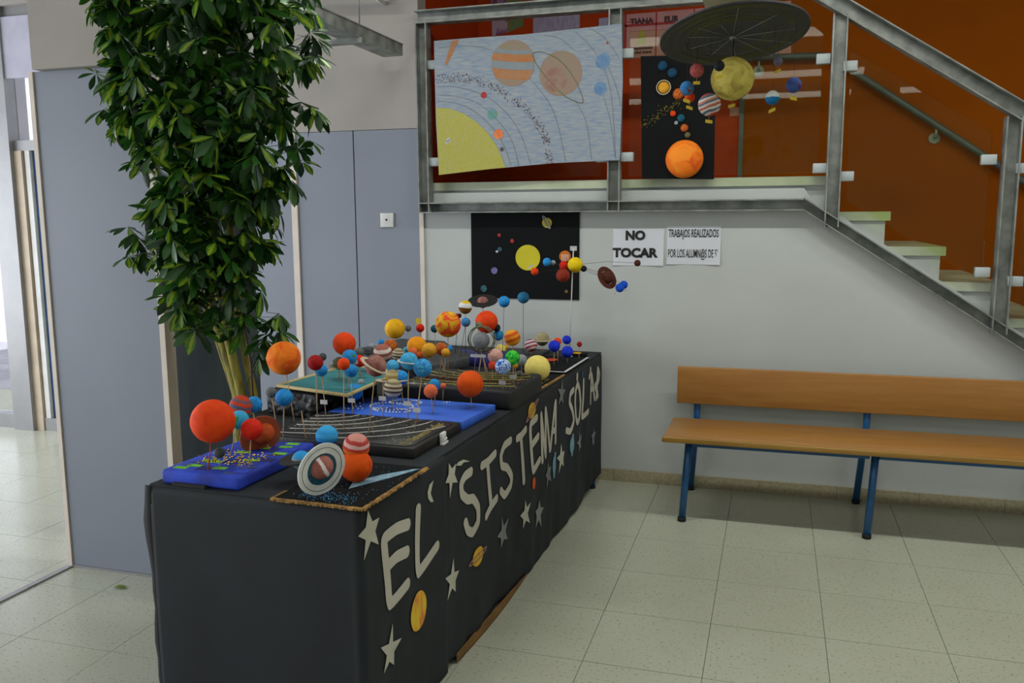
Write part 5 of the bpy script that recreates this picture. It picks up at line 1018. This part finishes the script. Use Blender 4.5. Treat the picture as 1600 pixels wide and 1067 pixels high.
# ------------------------------------------------------------------ bench
bn = thing('bench', 'long light wood bench with backrest and blue steel legs against the wall', 'bench', (.45, 4.45, 0))
def plank(name, x0, x1, y0, y1, z0, z1, m): 
    return MB().box((x0, y0, z0), (x1, y1, z1)).build(name, m, bn, loc=((x0+x1)/2, (y0+y1)/2, (z0+z1)/2), bevel=.004)
plank('seat', -.488, 1.44, 4.135, 4.555, .419, .443, woodm); plank('seat_edge', -.494, 1.446, 4.118, 4.136, .417, .443, woodedge)
plank('backrest', -.480, 1.44, 4.652, 4.674, .500, .701, woodm)
for x in (-.385, .470, 1.33):
    MB().tube([(x-.012, 4.205, .018), (x+.012, 4.235, .418)], .0175, 12).build('leg', bluemetal, bn)
    MB().tube([(x-.018, 4.725, .018), (x+.010, 4.690, .42), (x+.012, 4.690, .66)], .0175, 12).build('leg', bluemetal, bn)
    MB().tube([(x-.013, 4.204, 0), (x-.012, 4.205, .02)], .021, 12).build('rubber_foot', blackrub, bn); MB().tube([(x-.018, 4.725, 0), (x-.018, 4.725, .02)], .021, 12).build('rubber_foot', blackrub, bn)
    MB().tube([(x+.012, 4.235, .398), (x+.012, 4.69, .398)], .014, 8).build('cross_tube', bluemetal, bn)
for x0, x1 in ((-.36, .455), (.495, 1.31)): MB().box((x0, 4.215, .378), (x1, 4.245, .408)).build('apron_tube', bluemetal, bn, bevel=.004)
# fallen leaf
fl_ = MB().add([(-2.56, 2.765, .004), (-2.54, 2.755, .010), (-2.515, 2.757, .008), (-2.495, 2.770, .003), (-2.52, 2.785, .006), (-2.545, 2.785, .007)], [(0, 1, 5), (1, 2, 4, 5), (2, 3, 4)], True)
fl_.v = [(x, y, z) for x, y, z in fl_.v]
tag(fl_.build('fallen_leaf', mat('fallen_leaf', S(90, 120, 35), S(120, 130, 40))), 'single green leaf lying on the floor before the grey panel', 'leaf')

# ------------------------------------------------------------------ the tall umbrella plant
pl = thing('umbrella_plant', 'tall variegated umbrella plant with dense drooping leaves beside the table', 'plant', (-2.13, 2.98, 0))
pot = MB(); n = 28; vs = []; prof = [(.10, 0), (.135, .27), (.15, .27), (.15, .30), (.13, .30), (.125, .265)]
for r_, z in prof: vs += [(-2.13+r_*math.cos(2*PI*k/n), 2.98+r_*math.sin(2*PI*k/n), z) for k in range(n)]
pot.add(vs, [(i*n+k, i*n+(k+1) % n, (i+1)*n+(k+1) % n, (i+1)*n+k) for i in range(len(prof)-1) for k in range(n)], True)
pot.add([(-2.13+.10*math.cos(2*PI*k/n), 2.98+.10*math.sin(2*PI*k/n), 0) for k in range(n)], [tuple(range(n))]); pot.build('pot', potm, pl)
MB().ring((-2.13, 2.98, .268), (0, 0, 1), 0, .128, .01, 24).build('soil', soil, pl)
stems = [[(-2.10, 2.98, .27), (-2.06, 2.95, .5), (-2.045, 2.95, .80), (-2.09, 2.93, 1.02), (-2.16, 2.90, 1.35), (-2.2, 2.86, 1.8), (-2.18, 2.85, 2.3)],
 [(-2.12, 2.95, .27), (-2.05, 2.93, .5), (-2.015, 2.93, .80), (-2.055, 2.92, 1.02), (-2.10, 2.90, 1.35), (-2.05, 2.86, 1.8), (-2.0, 2.84, 2.35)],
 [(-2.15, 2.99, .27), (-2.08, 2.98, .5), (-2.075, 2.97, .80), (-2.13, 2.94, 1.05), (-2.20, 2.86, 1.4), (-2.3, 2.78, 1.9), (-2.32, 2.75, 2.3)],
 [(-2.11, 3.02, .27), (-2.03, 2.99, .5), (-1.985, 2.97, .80), (-2.02, 2.95, 1.05), (-2.02, 2.92, 1.5), (-1.92, 2.86, 2.0), (-1.88, 2.84, 2.3)]]
for st, r0 in zip(stems, (.022, .019, .013, .016)): MB().tube(st, [r0, r0, r0*.95, r0*.9, r0*.75, r0*.6, r0*.4], 10).build('stem', barkm, pl)
MB().tube([(-2.06, 2.93, .27), (-1.93, 2.88, .62), (-1.905, 2.84, .95), (-1.95, 2.84, 1.25)], [.005, .005, .004, .003], 6).build('stake', mat('dark_red_cane', S(80, 40, 30)), pl)
def leaf_mesh(idx, nl=7, droop=.5, size=.075):
    rnd = random.Random(idx); vs = []; fs = []; uvs = []
    pet = Vector((.10, 0, .01))
    # petiole
    def addv(p, u): vs.append(tuple(p)); uvs.append(u); return len(vs)-1
    a = [addv((0, .0012, 0), 3), addv((0, -.0012, 0), 3), addv(pet+Vector((0, -.001, 0)), 3), addv(pet+Vector((0, .001, 0)), 3)]
    fs.append(tuple(a)); a = [addv((0, 0, .0012), 3), addv((0, 0, -.0012), 3), addv(pet+Vector((0, 0, -.001)), 3), addv(pet+Vector((0, 0, .001)), 3)]; fs.append(tuple(a))
    for k in range(nl):
        an = 2*PI*(k+.5)/nl+rnd.uniform(-.15, .15); L = size*(1-.22*abs(math.sin(an/2+PI/2))**2+rnd.uniform(-.12, .12)); wd_ = L*.185
        dr_ = droop+rnd.uniform(-.2, .25); d = Vector((math.cos(an)*math.cos(dr_), math.sin(an)*math.cos(dr_), -math.sin(dr_)))
        sd = Vector((-math.sin(an), math.cos(an), 0)); nrm = sd.cross(d)*-1
        b0 = pet+d*.008; prev = None
        prof = [(0, .05), (.2, .42), (.45, .85), (.68, 1.0), (.88, .6), (1, .03)]
        rows = []
        for t_, w in prof:
            c = b0+d*(L*t_)-Vector((0, 0, 1))*(L*.16*t_*t_)
            rows.append((addv(c+sd*wd_*w+nrm*wd_*.25*w, 1), addv(c, 0), addv(c-sd*wd_*w+nrm*wd_*.25*w, 1)))
        for q, r_ in zip(rows, rows[1:]): fs += [(q[0], r_[0], r_[1], q[1]), (q[1], r_[1], r_[2], q[2])]
    me = bpy.data.meshes.new('leaf'); me.from_pydata(vs, [], fs); me.polygons.foreach_set('use_smooth', [True]*len(fs))
    ul = me.uv_layers.new(name='UVMap')
    for lp in me.loops: ul.data[lp.index].uv = (uvs[lp.vertex_index], 0)
    me.materials.append(leafm); me.update(); return me
variants = [leaf_mesh(i, nl, dr__, sz) for i, (nl, dr__, sz) in enumerate(((7, .50, .098), (8, .75, .090), (7, 1.05, .102), (6, .40, .088), (8, .9, .094), (7, .2, .084)))]
random.seed(31); places = []
def crown_at(z):
    for (x0, z0, x1), (x2, z2, x3) in zip(CROWN, CROWN[1:]):
        if z2 <= z <= z0: f_ = (z0-z)/(z0-z2); return x0+(x2-x0)*f_, x1+(x3-x1)*f_
    return None
zmax, zmin = CROWN[0][1], CROWN[-1][1]
while len(places) < 560:
    z = zmin+(zmax+.06-zmin)*random.random()**.85; e = crown_at(min(z, zmax-.001))
    xl, xr = e; hw = (xr-xl)/2; xc = (xl+xr)/2
    if z < 1.45 and random.random() > .35+.65*(z-zmin)/(1.45-zmin): continue
    a = random.uniform(0, 2*PI); rr = random.random()**.45
    if a < PI and random.random() < .55: a = -a            # the room side is fuller
    ry = min(hw*.8, .27); yc = 2.80
    tip = Vector((xc+math.cos(a)*rr*(hw-.035), yc+math.sin(a)*rr*ry, z))
    if mnoise.noise(tip*6.5) < -.16 and rr > .35: continue
    lim = (2.72 if tip.z > 1.95 else 2.78) if tip.x < -2.20 else 3.0
    if tip.y > lim: tip.y = lim-random.random()*.1
    # petiole comes from the axis side
    ang = math.atan2(math.sin(a)*ry, math.cos(a)*hw)+random.uniform(-.5, .5)
    places.append((tip, ang, random.uniform(-.7, .55), rr, random.uniform(.72, 1.15), random.gauss(0, .55)))
for pts in SHOOTS:
    P = [Vector(p) for p in pts]
    MB().tube(P, .0028, 5).build('branch', twigm, pl)
    dirn = (P[-1]-P[0]); an = math.atan2(dirn.y, dirn.x)
    for q in (.55, .8, 1.0):
        i = min(1, int(q*2)) if q < 1 else 1; f_ = q*2-i; p = P[i].lerp(P[i+1], min(1, f_))
        places.append((p+Vector((random.uniform(-.01, .01), random.uniform(-.01, .01), 0)), an+random.uniform(-.8, .8), -.1, 2.0, random.uniform(.75, .95), random.gauss(0, .3)))
# the ones nearest the room are leaves of their own; the rest become one dense inner mass
places.sort(key=lambda t_: -(t_[3]*1.0+(2.8-t_[0].y)*2))
inner_v, inner_f, inner_uv = [], [], []
for i, (tip, an, pitch, rr, sc_, roll) in enumerate(places):
    me = variants[i % 6]
    Mx = Matrix.Translation(tip) @ Matrix.Rotation(an, 4, 'Z') @ Matrix.Rotation(-pitch, 4, 'Y') @ Matrix.Rotation(roll, 4, 'X') @ Matrix.Scale(sc_, 4) @ Matrix.Translation((-.10, 0, -.01))
    if i < 290:
        o = bpy.data.objects.new('leaf', me); col.objects.link(o); o.parent = pl
        o.matrix_local = Matrix.Translation(-Vector(pl['wl'])) @ Mx
    else:
        off = len(inner_v); inner_v += [tuple(Mx @ v.co) for v in me.vertices]; inner_f += [tuple(x+off for x in p.vertices) for p in me.polygons]
        inner_uv += [me.uv_layers[0].data[l].uv[0] for l in range(len(me.loops))]
me = bpy.data.meshes.new('foliage'); me.from_pydata(inner_v, [], inner_f); me.polygons.foreach_set('use_smooth', [True]*len(inner_f))
ul = me.uv_layers.new(name='UVMap')
for k, u in enumerate(inner_uv): ul.data[k].uv = (u, 0)
me.materials.append(leafm); o = bpy.data.objects.new('foliage', me); col.objects.link(o); o.parent = pl; o.location = -Vector(pl['wl']); o['kind'] = 'stuff'

for o in bpy.data.objects:
    if 'wl' in o.keys(): del o['wl']
